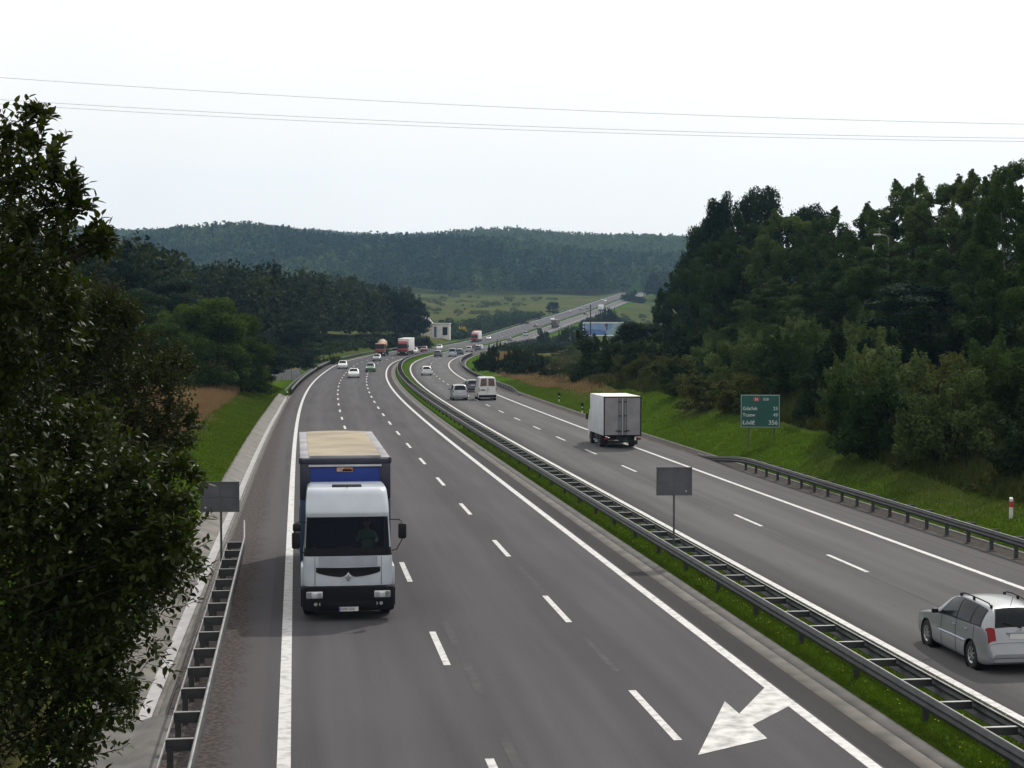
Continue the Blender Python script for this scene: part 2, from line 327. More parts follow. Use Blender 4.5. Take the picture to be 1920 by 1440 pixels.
# ------------------------------------------------------------------ ground sheet
def ground_mat():
    m, t, b = base_mat("ground_cover", 1, 0, 0)
    at = t.nodes.new("ShaderNodeAttribute"); at.attribute_name = "zone"; sx = t.nodes.new("ShaderNodeSeparateXYZ"); t.links.new(at.outputs["Vector"], sx.inputs[0])
    tc = t.nodes.new("ShaderNodeTexCoord")
    def nz(sc_, c1, c2, d=6, lo=.3, hi=.7):
        n = t.nodes.new("ShaderNodeTexNoise"); n.inputs["Scale"].default_value = sc_; n.inputs["Detail"].default_value = d; n.inputs["Roughness"].default_value = .65
        t.links.new(tc.outputs["Object"], n.inputs["Vector"]); r = t.nodes.new("ShaderNodeValToRGB")
        r.color_ramp.elements[0].position = lo; r.color_ramp.elements[1].position = hi
        r.color_ramp.elements[0].color = (*c1, 1); r.color_ramp.elements[1].color = (*c2, 1); t.links.new(n.outputs["Fac"], r.inputs[0]); return r.outputs[0], n.outputs["Fac"]
    def mix(f, a, b_):
        x = t.nodes.new("ShaderNodeMix"); x.data_type = 'RGBA'; t.links.new(f, x.inputs[0]); t.links.new(a, x.inputs[6]); t.links.new(b_, x.inputs[7]); return x.outputs[2]
    mead, _ = nz(.022, (.034, .056, .015), (.084, .082, .032), 9, .36, .64); mown, f1 = nz(.9, (.028, .060, .006), (.060, .110, .012), 8)
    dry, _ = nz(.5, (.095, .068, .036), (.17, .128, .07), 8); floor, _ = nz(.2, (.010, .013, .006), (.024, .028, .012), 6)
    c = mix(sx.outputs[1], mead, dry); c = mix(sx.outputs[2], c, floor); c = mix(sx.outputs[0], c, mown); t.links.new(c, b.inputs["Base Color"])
    bp = t.nodes.new("ShaderNodeBump"); bp.inputs["Strength"].default_value = .9; bp.inputs["Distance"].default_value = .25
    n = t.nodes.new("ShaderNodeTexNoise"); n.inputs["Scale"].default_value = 5; n.inputs["Detail"].default_value = 6; t.links.new(tc.outputs["Object"], n.inputs["Vector"])
    t.links.new(n.outputs["Fac"], bp.inputs["Height"]); t.links.new(bp.outputs[0], b.inputs["Normal"])
    return m
sg = np.concatenate([np.arange(-80, 110, 2.), np.arange(110, 300, 4.), np.arange(300, 1440, 10.), np.arange(1440, 3400, 28.)])
dc = np.array([0, .4, .9, 1.5, 2.2, 3, 4, 5, 6.2, 7.5, 9, 10.7, 12.6, 15, 18, 21.5, 26, 31, 37, 44, 53, 64, 78, 95, 115, 140, 170, 205, 245, 295, 350, 410, 450])
dL = np.concatenate([dc, [520, 600, 700, 820, 960, 1120, 1300]])
rows = []; zone = []
for s_ in sg:
    l = float(lip(s_))
    oo = list(l-dL[::-1])+[l+.06, 2.62, 2.66, 3.1, 3.7, 4.3, 4.92, 5.0, 15.84]+list(15.9+dc)
    rows.append(oo)
OO = np.array(rows); SS = np.repeat(sg[:, None], OO.shape[1], 1)
P = road(SS, OO); X_, Y_ = P[..., 0], P[..., 1]; Zg = G(SS, OO, X_, Y_)
nl = len(dL)
for k, dz in ((nl, -.8), (nl+1, -.8), (nl+7, -.8), (nl+8, -.8)): Zg[:, k] = zr(sg)+dz
for k, dz in ((nl+2, .055), (nl+3, .09), (nl+4, .10), (nl+5, .07), (nl+6, .0)): Zg[:, k] = zr(sg)+dz
dl = np.maximum(0, lip(SS)-OO); dr = np.maximum(0, OO-15.9)
wig = 1.2*np.sin(SS/7.3)+.9*np.sin(SS/3.1+1)+.8*np.sin(SS/17)
ml = np.interp(SS, [60, 90, 120, 195, 240], [6.0, 4.2, 3.3, 3.0, 2.2]); mr = np.interp(SS, [40, 70, 130, 200, 330], [2.2, 3.2, 5.4, 4.2, 5])
mown = np.maximum(np.where(OO < 0, np.clip((ml+wig*.25-dl)/1.0, 0, 1), 0), np.where(OO > 15, np.clip((mr+wig-dr)/1.5, 0, 1), 0)); mown[:, nl+1:nl+8] = 1
dry = np.where((OO < 0) & (SS < 330), np.clip((ml+8+wig-dl)/2, 0, 1), 0)+np.where((OO > 15) & (SS > 150) & (SS < 420), np.clip((mr+5+wig-dr)/2, 0, 1)*.8, 0)
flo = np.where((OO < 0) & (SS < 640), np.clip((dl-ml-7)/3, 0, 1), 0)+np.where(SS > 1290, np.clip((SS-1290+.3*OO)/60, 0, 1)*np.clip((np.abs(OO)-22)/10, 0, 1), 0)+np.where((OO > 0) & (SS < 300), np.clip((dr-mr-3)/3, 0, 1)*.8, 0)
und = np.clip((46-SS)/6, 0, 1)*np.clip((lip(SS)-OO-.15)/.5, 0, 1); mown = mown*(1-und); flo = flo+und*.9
Z3 = np.stack([np.clip(mown, 0, 1), np.clip(dry, 0, 1), np.clip(flo, 0, 1)], -1)
nr, nc = OO.shape; idx = np.arange(nr*nc).reshape(nr, nc)
F = np.stack([idx[:-1, :-1], idx[:-1, 1:], idx[1:, 1:], idx[1:, :-1]], -1).reshape(-1, 4)
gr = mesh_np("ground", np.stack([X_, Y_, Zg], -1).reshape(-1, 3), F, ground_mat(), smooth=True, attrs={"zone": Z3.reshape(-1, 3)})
tag(gr, kind="structure")

# ------------------------------------------------------------------ road surfaces as swept strips
def strip(name, ss, cols, mat, kind="structure", smooth=False):       # cols: list of (offset or f(s), z)
    ss = np.asarray(ss, float); A = []; U = []
    for o, z in cols:
        ov = o(ss) if callable(o) else np.full(len(ss), float(o)); zv = z(ss) if callable(z) else z
        A.append(road(ss, ov, zv)); U.append(np.stack([ov, ss], -1))
    A = np.stack(A, 1); U = np.stack(U, 1); n, c = A.shape[:2]; i = np.arange(n*c).reshape(n, c)
    F = np.stack([i[:-1, :-1], i[:-1, 1:], i[1:, 1:], i[1:, :-1]], -1).reshape(-1, 4)
    o_ = mesh_np(name, A.reshape(-1, 3), F, mat, smooth=smooth, uv=U.reshape(-1, 2))
    if kind: o_["kind"] = kind
    return o_
SR = np.concatenate([np.arange(-80, 420, 2.), np.arange(420, 1440, 5.)])
strip("carriageway", SR, [(oL-1.35, -.3), (oL-1.34, -.004), (oL-.6, 0), (oL+2.5, 0.0), (-1.9, 0.0), (1.2, 0), (1.93, 0), (1.94, -.3)], M['asph_l'])
strip("carriageway", SR, [(4.94, -.3), (4.95, 0), (7.2, 0), (10.5, 0), (14.6, 0), (14.61, -.3)], M['asph_r'])
edge_w = lambda s: oL-.98+.13*np.sin(s/2.3)+.10*np.sin(s/.9+1)
strip("gravel_verge", np.arange(-80, 420, .7), [(lambda s: oL-wd(s)-.04, .002), (lambda s: oL-wd(s)*.7, .012), (lambda s: np.full(len(s), oL-.45), .004)], M['gravel'])
strip("gravel_verge", np.arange(-80, 420, .7), [(13.9, .004), (15.0, .02), (15.62, .03)], M['gravel_r'])
strip("concrete_edging", np.arange(-80, 420, 2.), [(15.62, -.1), (15.63, .075), (15.78, .075), (15.93, .03)], M['conc'])
# ditch on the left: lip, near slope, wet channel, far slope of slabs
SD = np.arange(-60, 200, 2.)
strip("drain_ditch", SD, [(lambda s: oL-wd(s)-.22, -.16), (lambda s: oL-wd(s)-.24, -.13), (lambda s: oL-wd(s)-.31, -.13), (lambda s: oL-wd(s)-.36, -.20)], M['conc'])
strip("ditch_slope", SD, [(lambda s: oL-wd(s)+.02, -.05), (lambda s: oL-wd(s)+.01, .02), (lambda s: oL-wd(s)-.22, -.15)], M['conc_d'])  # shadowed side of the ditch, its shade put in as darker concrete
strip("drain_channel", SD, [(lambda s: oL-wd(s)-.36, -.20), (lambda s: oL-wd(s)-.5, -.215), (lambda s: oL-wd(s)-.64, -.20)], M['water'])
strip("drain_ditch", SD, [(lambda s: oL-wd(s)-.64, -.20), (lambda s: oL-wd(s)-.80, -.16), (lambda s: oL-wd(s)-1.38, .09), (lambda s: oL-wd(s)-1.56, .10), (lambda s: oL-wd(s)-1.57, -.1)], M['conc'])

# concrete apron over the channel near the bridge
strip("concrete_apron", np.arange(12, 41.6, 2.05), [(lambda s: oL-wd(s)+.18, .02), (lambda s: oL-wd(s)-.1, .075), (lambda s: oL-wd(s)-.52, -.06), (lambda s: oL-wd(s)-.56, -.05), (lambda s: oL-wd(s)-1.3, -.02), (lambda s: oL-wd(s)-1.7, .14), (lambda s: oL-wd(s)-2.9, .5)], M['conc_d'])
# gutter beside the median
strip("asphalt_margin", SR, [(oR+.2, .003), (1.6, .003), (1.925, .003)], M['asph_d'])
strip("concrete_gutter", SR, [(1.93, -.05), (1.935, .004), (2.30, .016), (2.31, .016)], M['conc'])
strip("concrete_gutter", SR, [(2.31, -.05), (2.312, .03), (2.62, .065), (2.70, .02)], M['conc_d'])
def line(o, wid, s0, s1, z=.006, name="edge_line", mat=None, step=None):
    ss = np.arange(s0, s1+.01, step or 2.0); st = strip(name, ss, [(o-wid/2, z), (o+wid/2, z)], mat or M['mark']); return st
for o_, w_ in ((oL, .25), (oR, .25), (oM, .22), (oE, .22)): line(o_, w_, -60, 1430, mat=M['mark_rib'] if o_ < 2 else None)
def dashes(o, s_mid, per, ln, wid, n0, n1):
    for k in range(n0, n1): 
        c = s_mid+k*per; line(o, wid, c-ln/2, c+ln/2, name="lane_line", step=ln/2)
dashes(oD1, 34.6, 12.5, 4.2, .165, -4, 70)
dashes(oD2, 39.7, 12.52, 4.3, .165, -4, 70)
dashes(oD3, 59.6, 12.1, 4.0, .15, -5, 75)
for c in (39.7+6.1, 52.2+6.0): line(oD2+.05, .16, c-2, c+2, .004, "worn_marking", M['worn'], 2.0)
for c in (28.3, 36.6, 43.5, 49.0): line(oD1+.45, .2, c-1.6, c+1.6, .004, "worn_marking", M['worn'], 1.6)
M['seam'] = flat("bitumen_seam", (.060, .058, .061), .95, spec=.02)
for o_, s0, s1 in ((oD3-.22, -20, 200),): line(o_, .025, s0, s1, .003, "road_seam", M['seam'])
def crack(s0, o0, s1, o1, seed):
    r_ = random.Random(seed); n_ = 24; f_ = [k/(n_-1) for k in range(n_)]; ss = np.array([s0+(s1-s0)*f for f in f_]); oo = np.array([o0+(o1-o0)*f+r_.uniform(-.03, .03) for f in f_])
    A = road(ss, oo-.012, .0035); B = road(ss, oo+.012, .0035); V = np.stack([A, B], 1).reshape(-1, 3); i = np.arange(n_-1)*2
    o = mesh_np("road_seam", V, np.stack([i, i+1, i+3, i+2], -1), M['seam']); o["kind"] = "structure"
for k, q in enumerate([(39, -9.0, 39.6, 1.0), (63, -9.2, 62.6, 1.8), (88, -9.1, 88.4, 1.8), (58, 5.4, 58.5, 14.3), (84, 5.4, 83.6, 14.2)]): crack(*q, k)
av = [(3.42, 29.93), (4.88, 31.14), (4.75, 32.19), (5.83, 33.94), (5.58, 35.74), (4.62, 33.14), (4.47, 34.24)]
me = bpy.data.meshes.new("road_arrow"); me.from_pydata([(x, y, .010) for x, y in av], [], [tuple(range(7))]); me.materials.append(M['arrow'])
ao = bpy.data.objects.new("road_arrow", me); col.objects.link(ao); tag(ao, kind="structure")

# ------------------------------------------------------------------ guard rails
WB = [(0, .0), (.025, .01), (.03, .045), (.075, .075), (.08, .11), (.03, .14), (.03, .17), (.08, .20), (.075, .235), (.03, .265), (.025, .30), (0, .31)]
def beam(name, ss, off, zb, side, parent, mat, zfun=None, ofun=None):
    ss = np.asarray(ss, float); C = []
    prof = WB+[(x-.012, z) for x, z in WB[::-1]]
    base = np.stack([road(ss, off+(ofun(ss) if ofun else 0)+side*x, zb+z+(zfun(ss) if zfun else 0)) for x, z in prof], 1)
    n, c = base.shape[:2]; i = np.arange(n*c).reshape(n, c); j = np.roll(i, -1, 1)
    F = np.stack([i[:-1], j[:-1], j[1:], i[1:]], -1).reshape(-1, 4)
    return mesh_np(name, base.reshape(-1, 3), F, mat, parent)
def piece(name, s, o0, o1, z0, z1, wid, parent, mat, ex=None):        # a straight bar across the road line
    p = road(s, (o0+o1)/2); a = float(th(s)); mb = MB(); mb.box((p[0], p[1], p[2]+(z0+z1)/2), (abs(o1-o0), wid, z1-z0), -a)
    return mb.build(name, mat, parent)
def copies(proto_s, proto, s_list, off, parent):                      # copies of one piece moved along the road
    a0 = float(th(proto_s)); p0 = road(proto_s, off)
    for s in s_list:
        c = relink(proto, parent); p = road(s, off); a = float(th(s))
        R = Matrix.Rotation(-(a-a0), 4, 'Z'); c.matrix_local = Matrix.Translation(Vector(p)) @ R @ Matrix.Translation(-Vector(p0))
def stuff_row(name, s_list, o0, o1, z0, z1, wid, parent, mat):
    mb = MB()
    for s in s_list:
        p = road(s, (o0+o1)/2); mb.box((p[0], p[1], p[2]+(z0+z1)/2), (abs(o1-o0), wid, z1-z0), -float(th(s)))
    o = mb.build(name, mat, parent); o["kind"] = "stuff"; return o
med = empty("median_guardrail", (0, 0, 0)); tag(med, "double sided dark steel guardrail with ladder crossbars along the grassy median", "guardrail")
SB = np.concatenate([np.arange(-40, 320, 2.), np.arange(320, 1420, 5.)])
beam("beam", SB, 2.99, .44, -1, med, M['rail']); beam("beam", SB, 3.72, .44, 1, med, M['rail'])
def capstrip(name, ss, off, wid, z, parent):
    o = strip(name, ss, [(off-wid/2, z-.012), (off-wid/2+.001, z), (off+wid/2-.001, z), (off+wid/2, z-.012)], M['rail_l'], kind=None); o.parent = parent; return o
capstrip("top_edge", SB, 2.985, .035, .757, med); capstrip("top_edge", SB, 3.725, .035, .757, med)
cs0 = 13.0; cb = piece("crossbar", cs0, 3.0, 3.71, .56, .70, .05, med, M['rail'])
fl = piece("flange", cs0, 3.0, 3.71, .701, .715, .085, cb, M['rail_l'])
sl = [cs0+2.0*k for k in range(1, 100)]
p0 = road(cs0, 3.3); a0 = float(th(cs0))
for s in sl:
    c = relink(cb, med); R = Matrix.Translation(Vector(road(s, 3.3))) @ Matrix.Rotation(-(float(th(s))-a0), 4, 'Z') @ Matrix.Translation(-Vector(p0))
    c.matrix_local = R; d = relink(fl, c)
stuff_row("crossbar_row", [cs0+2.0*k for k in range(100, 200)], 3.0, 3.71, .56, .71, .06, med, M['rail'])
pp = piece("post", 14.0, 3.12, 3.24, -.2, .62, .09, med, M['rail']); copies(14.0, pp, [14+4.0*k for k in range(1, 98)], 3.18, med)

lg = empty("guardrail"); tag(lg, "near left guardrail whose bracket arms reach back to posts by the ditch", "guardrail", "guardrails along the outer verges")
flare = lambda s: -.16*np.clip((s-63)/5, 0, 1)
lgS = np.arange(-20, 68.5, 1.0); og = oL-1.52
beam("beam", lgS, og, .44, 1, lg, M['rail'], ofun=flare)
strip_o = strip("top_edge", lgS, [(lambda s: og-.0+flare(s), .745), (lambda s: og+flare(s), .757), (lambda s: og+.045+flare(s), .757), (lambda s: og+.045+flare(s), .745)], M['rail_l'], kind=None); strip_o.parent = lg
strip_o = strip("rear_strap", np.arange(-20, 63, 2.0), [(og-.52, .62), (og-.52, .70), (og-.50, .70), (og-.50, .62)], M['rail_l'], kind=None); strip_o.parent = lg
bs = 8.0
br = piece("bracket", bs, og-.50, og-.02, .52, .72, .05, lg, M['rail']); bf = piece("flange", bs, og-.50, og-.02, .721, .735, .08, br, M['rail_l'])
p0 = road(bs, og); a0 = float(th(bs))
for k in range(1, 28):
    s = bs+2.0*k; c = relink(br, lg); c.matrix_local = Matrix.Translation(Vector(road(s, og))) @ Matrix.Rotation(-(float(th(s))-a0), 4, 'Z') @ Matrix.Translation(-Vector(p0)); relink(bf, c)
pp = piece("post", bs, og-.48, og-.37, -.3, .60, .09, lg, M['rail']); copies(bs, pp, [bs+2.0*k for k in range(1, 28)], og-.425, lg)

rg = empty("guardrail"); tag(rg, "near right guardrail with its ramped end in front of the green sign", "guardrail", "guardrails along the outer verges")
ramp = lambda s: -.62*_sm((s-92)/12)
orr = 14.95
beam("beam", np.arange(-30, 105, 1.0), orr, .44, -1, rg, M['rail'], zfun=ramp)
strip_o = strip("top_edge", np.arange(-30, 105, 1.0), [(orr-.045, lambda s: .745+ramp(s)), (orr-.045, lambda s: .757+ramp(s)), (orr, lambda s: .757+ramp(s)), (orr, lambda s: .745+ramp(s))], M['rail_l'], kind=None); strip_o.parent = rg
br = piece("bracket", 40.0, orr+.02, orr+.42, .60, .74, .05, rg, M['rail']); copies(40.0, br, [s for s in np.arange(20, 93, 2.0) if s != 40], orr, rg)
pp = piece("post", 40.0, orr+.10, orr+.22, -.3, .62, .09, rg, M['rail']); copies(40.0, pp, [s for s in np.arange(20, 95, 2.0) if s != 40], orr+.16, rg)
lf = empty("guardrail"); tag(lf, "long guardrail on the outer left curve beginning past the ditch end", "guardrail", "guardrails along the outer verges")
ol2 = oL-1.55
SF = np.concatenate([np.arange(196, 420, 2.), np.arange(420, 1380, 5.)])
beam("beam", SF, ol2, .44, 1, lf, M['rail']); capstrip("top_edge", SF, ol2+.02, .05, .757, lf)
beam("rear_beam", np.arange(196, 420, 2.), ol2-.65, .42, -1, lf, M['rail'])
pp = piece("post", 198.0, ol2-.3, ol2-.18, -.3, .62, .1, lf, M['rail']); copies(198.0, pp, [198+2.0*k for k in range(1, 99)], ol2-.24, lf)
rf = empty("guardrail"); tag(rf, "guardrail on the inner right curve beside the mown grass and shrubs", "guardrail", "guardrails along the outer verges")
SF = np.concatenate([np.arange(190, 420, 2.), np.arange(420, 760, 5.)])
beam("beam", SF, orr-.1, .44, -1, rf, M['rail'], zfun=lambda s: -.5*(1-_sm((s-190)/10))); capstrip("top_edge", SF[6:], orr-.12, .05, .757, rf)
pp = piece("post", 200.0, orr+.0, orr+.12, -.3, .62, .1, rf, M['rail']); copies(200.0, pp, [200+2.0*k for k in range(1, 98)], orr+.06, rf)

# ------------------------------------------------------------------ cars: a smooth skin over stations (front to rear) and a section
def pchip(xk, Y, x):
    xk = np.asarray(xk, float); Y = np.asarray(Y, float); h = np.diff(xk); d = np.diff(Y, axis=0)/h[:, None]
    m = np.zeros_like(Y); m[0] = d[0]; m[-1] = d[-1]
    s = d[:-1]*d[1:]; hm = np.where(s > 0, 2*d[:-1]*d[1:]/np.where(np.abs(d[:-1]+d[1:]) < 1e-9, 1, d[:-1]+d[1:]), 0); m[1:-1] = hm
    i = np.clip(np.searchsorted(xk, x, side='right')-1, 0, len(xk)-2); t = ((x-xk[i])/h[i])[:, None]; hh = h[i][:, None]
    return (2*t**3-3*t**2+1)*Y[i]+(t**3-2*t**2+t)*hh*m[i]+(-2*t**3+3*t**2)*Y[i+1]+(t**3-t**2)*hh*m[i+1]
# y, half width, z low, z mid, z belt, half width at roof, z roof
SHAPES = {
 'hatch': [(2.0, .66, .30, .42, .52, .60, .56), (1.9, .80, .22, .50, .68, .68, .73), (.95, .84, .19, .58, .91, .70, .95), (.20, .85, .19, .60, .95, .57, 1.40), (-.55, .85, .19, .60, .97, .59, 1.45), (-1.55, .84, .19, .60, .97, .54, 1.37), (-1.90, .82, .22, .58, .93, .66, .97), (-1.99, .81, .25, .50, .70, .66, .75), (-2.05, .74, .30, .38, .43, .62, .47)],
 'sedan': [(2.2, .66, .30, .42, .52, .60, .56), (2.1, .81, .22, .50, .67, .70, .72), (1.0, .85, .19, .58, .90, .72, .94), (.25, .86, .19, .60, .93, .56, 1.36), (-.45, .86, .19, .60, .94, .58, 1.41), (-1.05, .86, .19, .60, .95, .55, 1.36), (-1.65, .85, .2, .60, .95, .68, 1.0), (-2.25, .83, .24, .52, .88, .70, .96), (-2.33, .76, .30, .40, .46, .64, .52)],
 'estate': [(2.17, .56, .30, .42, .54, .50, .58), (2.05, .76, .22, .50, .69, .62, .74), (1.02, .845, .19, .58, .90, .68, .95), (.16, .86, .19, .61, .95, .555, 1.42), (-.55, .862, .19, .62, .975, .575, 1.49), (-1.68, .85, .19, .62, .995, .50, 1.42), (-2.06, .80, .22, .60, .96, .60, 1.03), (-2.15, .775, .25, .50, .70, .60, .76), (-2.23, .68, .30, .38, .44, .56, .48)],
 'mpv': [(2.0, .66, .32, .44, .58, .60, .62), (1.9, .81, .24, .54, .76, .70, .82), (1.15, .85, .20, .62, .98, .72, 1.04), (.40, .86, .20, .64, 1.02, .60, 1.55), (-.5, .86, .20, .64, 1.03, .62, 1.62), (-1.68, .85, .20, .64, 1.03, .57, 1.55), (-1.96, .83, .24, .62, 1.0, .68, 1.06), (-2.04, .82, .27, .54, .76, .68, .82), (-2.10, .75, .32, .42, .48, .64, .54)],
 'van': [(2.5, .72, .36, .50, .66, .66, .72), (2.42, .88, .30, .62, .92, .78, 1.0), (1.75, .97, .26, .74, 1.22, .84, 1.30), (1.0, .99, .26, .78, 1.32, .82, 2.25), (.2, 1.0, .26, .80, 1.36, .84, 2.42), (-2.36, .99, .26, .80, 1.34, .80, 2.38), (-2.45, .98, .28, .78, 1.24, .86, 1.36), (-2.48, .97, .30, .66, .84, .86, .92), (-2.50, .93, .34, .44, .50, .84, .56)],
 'small_van': [(2.1, .68, .34, .46, .60, .62, .64), (2.0, .82, .26, .56, .78, .72, .85), (1.25, .86, .22, .64, 1.02, .74, 1.08), (.55, .87, .22, .66, 1.08, .68, 1.72), (-.3, .88, .22, .66, 1.1, .70, 1.84), (-1.95, .88, .22, .66, 1.1, .68, 1.80), (-2.05, .87, .25, .64, 1.05, .74, 1.14), (-2.10, .86, .28, .56, .78, .74, .85), (-2.14, .80, .32, .42, .48, .70, .54)],
}
AX = {'hatch': (1.25, -1.25, .30), 'sedan': (1.38, -1.30, .31), 'estate': (1.32, -1.36, .32), 'mpv': (1.28, -1.28, .31), 'van': (1.62, -1.55, .35), 'small_van': (1.32, -1.35, .31)}
class Skin:
    def __init__(s, kind):
        A = np.array(SHAPES[kind]); y, w, zl, zm, zb, wr, zrf = A.T
        P = np.zeros((len(A), 7, 3))
        for k, (x, z) in enumerate([(0*w, zrf+.05*np.clip((zrf-.5)/1, 0, 1)), (wr, zrf), (w*.965, zb), (w, zm), (w*.985, zl+.10), (w*.90, zl), (0*w, zl)]):
            P[:, k, 0] = x; P[:, k, 1] = y; P[:, k, 2] = z
        s.P = P; s.n = len(A)
    def __call__(s, u, v):
        u = np.atleast_1d(np.asarray(u, float)); v = np.atleast_1d(np.asarray(v, float)); sg_ = np.where(v < 0, -1, 1); a = np.abs(v)
        R = pchip(np.arange(s.n), s.P.reshape(s.n, -1), u).reshape(-1, 7, 3); out = np.empty((len(u), 3))
        i = np.clip(a.astype(int), 0, 5); 
        # section interpolated with a light rounding
        h = np.ones(6); d = np.diff(R, axis=1); m = np.zeros_like(R); m[:, 0, 0] = d[:, 0, 0]; m[:, -1] = d[:, -1]
        sgn = d[:, :-1]*d[:, 1:]; den = np.where(np.abs(d[:, :-1]+d[:, 1:]) < 1e-9, 1, d[:, :-1]+d[:, 1:]); m[:, 1:-1] = np.where(sgn > 0, 2*sgn/den, 0)
        t = (a-i)[:, None]; k = np.arange(len(u)); a0, a1, m0, m1 = R[k, i], R[k, i+1], m[k, i], m[k, i+1]
        out = (2*t**3-3*t**2+1)*a0+(t**3-2*t**2+t)*m0+(-2*t**3+3*t**2)*a1+(t**3-t**2)*m1
        out[:, 0] *= sg_; return out
    def patch(s, c, off=.006, n=7):         # c: four (u, v) corners
        g = np.linspace(0, 1, n); a, b = np.meshgrid(g, g, indexing='ij'); a, b = a.ravel(), b.ravel()
        c = np.array(c, float); uv = ((1-a)*(1-b))[:, None]*c[0]+(a*(1-b))[:, None]*c[1]+(a*b)[:, None]*c[2]+((1-a)*b)[:, None]*c[3]
        p = s(uv[:, 0], uv[:, 1]); e = 1e-3
        du = s(np.clip(uv[:, 0]+e, 0, s.n-1), uv[:, 1])-s(np.clip(uv[:, 0]-e, 0, s.n-1), uv[:, 1]); dv = s(uv[:, 0], uv[:, 1]+e)-s(uv[:, 0], uv[:, 1]-e)
        nn = np.cross(du, dv); nn /= np.linalg.norm(nn, axis=1, keepdims=True)+1e-12
        ctr = np.array([0, p[:, 1].mean()*.6, .7]); flip = np.sign(((p-ctr)*nn).sum(1)); flip[flip == 0] = 1; nn *= flip[:, None]
        i = np.arange(n*n).reshape(n, n); F = np.stack([i[:-1, :-1], i[:-1, 1:], i[1:, 1:], i[1:, :-1]], -1).reshape(-1, 4)
        return p+nn*off, F
def mirror(c): return [(u, -v) for u, v in c]
_mesh = {}
def shared(key, make, parent):              # first call builds, later calls share the mesh data
    if key in _mesh:
        o = bpy.data.objects.new(key[0], _mesh[key]); col.objects.link(o); o.parent = parent; return o
    o = make(); _mesh[key] = o.data; o.parent = parent; return o
def patches(name, sk, cs, mat, off=.006, n=7):
    V = []; F = []; b = 0
    for c in cs:
        p, f = sk.patch(c, off, n); V.append(p); F.append(f+b); b += len(p)
    return mesh_np(name, np.concatenate(V), np.concatenate(F), mat, smooth=True)
def car_body(kind, mat, fine):
    sk = Skin(kind); q = 10 if fine else 4
    ug = np.linspace(0, sk.n-1, 900); yg = sk(ug, np.full(900, 3.0))[:, 1]; cl = np.concatenate([[0], np.cumsum(np.abs(np.diff(yg))+.18*np.diff(ug))]); nu = 150 if fine else 70
    u = np.interp(np.linspace(0, cl[-1], nu), cl, ug); v = np.linspace(-6, 6, 12*q+1); U, V = np.meshgrid(u, v, indexing='ij')
    p = sk(U.ravel(), V.ravel()); n, m = U.shape; i = np.arange(n*m).reshape(n, m)
    a1, a2, r = AX[kind]; R = r+.055; aV = np.abs(V.ravel())
    for ya in (a1, a2):                     # snap the grid to the wheel arch circle
        d = np.hypot(p[:, 1]-ya, p[:, 2]-r); sel = (np.abs(d-R) < (.028 if fine else .05)) & (aV > 2.6) & (aV < 5.3)
        k = R/np.maximum(d, 1e-6); p[sel, 1] = ya+(p[sel, 1]-ya)*k[sel]; p[sel, 2] = r+(p[sel, 2]-r)*k[sel]
    F = np.stack([i[:-1, :-1], i[:-1, 1:], i[1:, 1:], i[1:, :-1]], -1).reshape(-1, 4)
    c = p[F].mean(1); keep = np.ones(len(F), bool); av = np.abs(V.ravel()[F]).mean(1)
    for ya in (a1, a2): keep &= ~((np.hypot(c[:, 1]-ya, c[:, 2]-r) < R-.004) & (av > 2.6) & (np.abs(c[:, 0]) > .5))
    mb = MB(); mb.add(p, F[keep]); mb.add(p[i[0]], [tuple(range(m))]); mb.add(p[i[-1]], [tuple(range(m))])
    mb.mi = 1; wv = SHAPES[kind][3][1]
    for ya in (a1, a2):                     # dark arch liners
        for sx in (-1, 1):
            Mx = Matrix.Translation((sx*(wv-.28), ya, r)) @ Matrix.Rotation(PI/2, 4, 'Y')
            mb.lathe([(0, 0), (R+.01, 0), (R+.01, sx*.25)], 28, Mx)
    return mb.build("body", [mat, M['black']], None, True, 35)
def wheel_mesh(r, wd_, fine):
    mb = MB(); Mx = Matrix.Rotation(PI/2, 4, 'Y')
    mb.lathe([(r*.62, -wd_/2), (r*.9, -wd_/2), (r, -wd_*.36), (r, wd_*.36), (r*.9, wd_/2), (r*.62, wd_/2), (r*.62, -wd_/2)], 28, Mx)
    return mb.build("wheel", M['rubber'], None, True)
def rim_mesh(r, wd_):
    mb = MB()
    for sx in (-1, 1):
        Mx = Matrix.Rotation(PI/2, 4, 'Y') @ Matrix.Translation((0, 0, sx*wd_*.36))
        mb.lathe([(0, sx*.012), (r*.14, sx*.012), (r*.16, 0)], 16, Mx); mb.lathe([(r*.52, 0), (r*.62, sx*.02), (r*.64, -sx*.03)], 28, Mx)
        for k in range(7):
            a = 2*PI*k/7; mb.box((sx*wd_*.37, math.cos(a)*r*.34, math.sin(a)*r*.34), (.02, r*.13, r*.5), rx=a-PI/2)
    return mb.build("rim", M['rim'], None, True)
CARW = {}
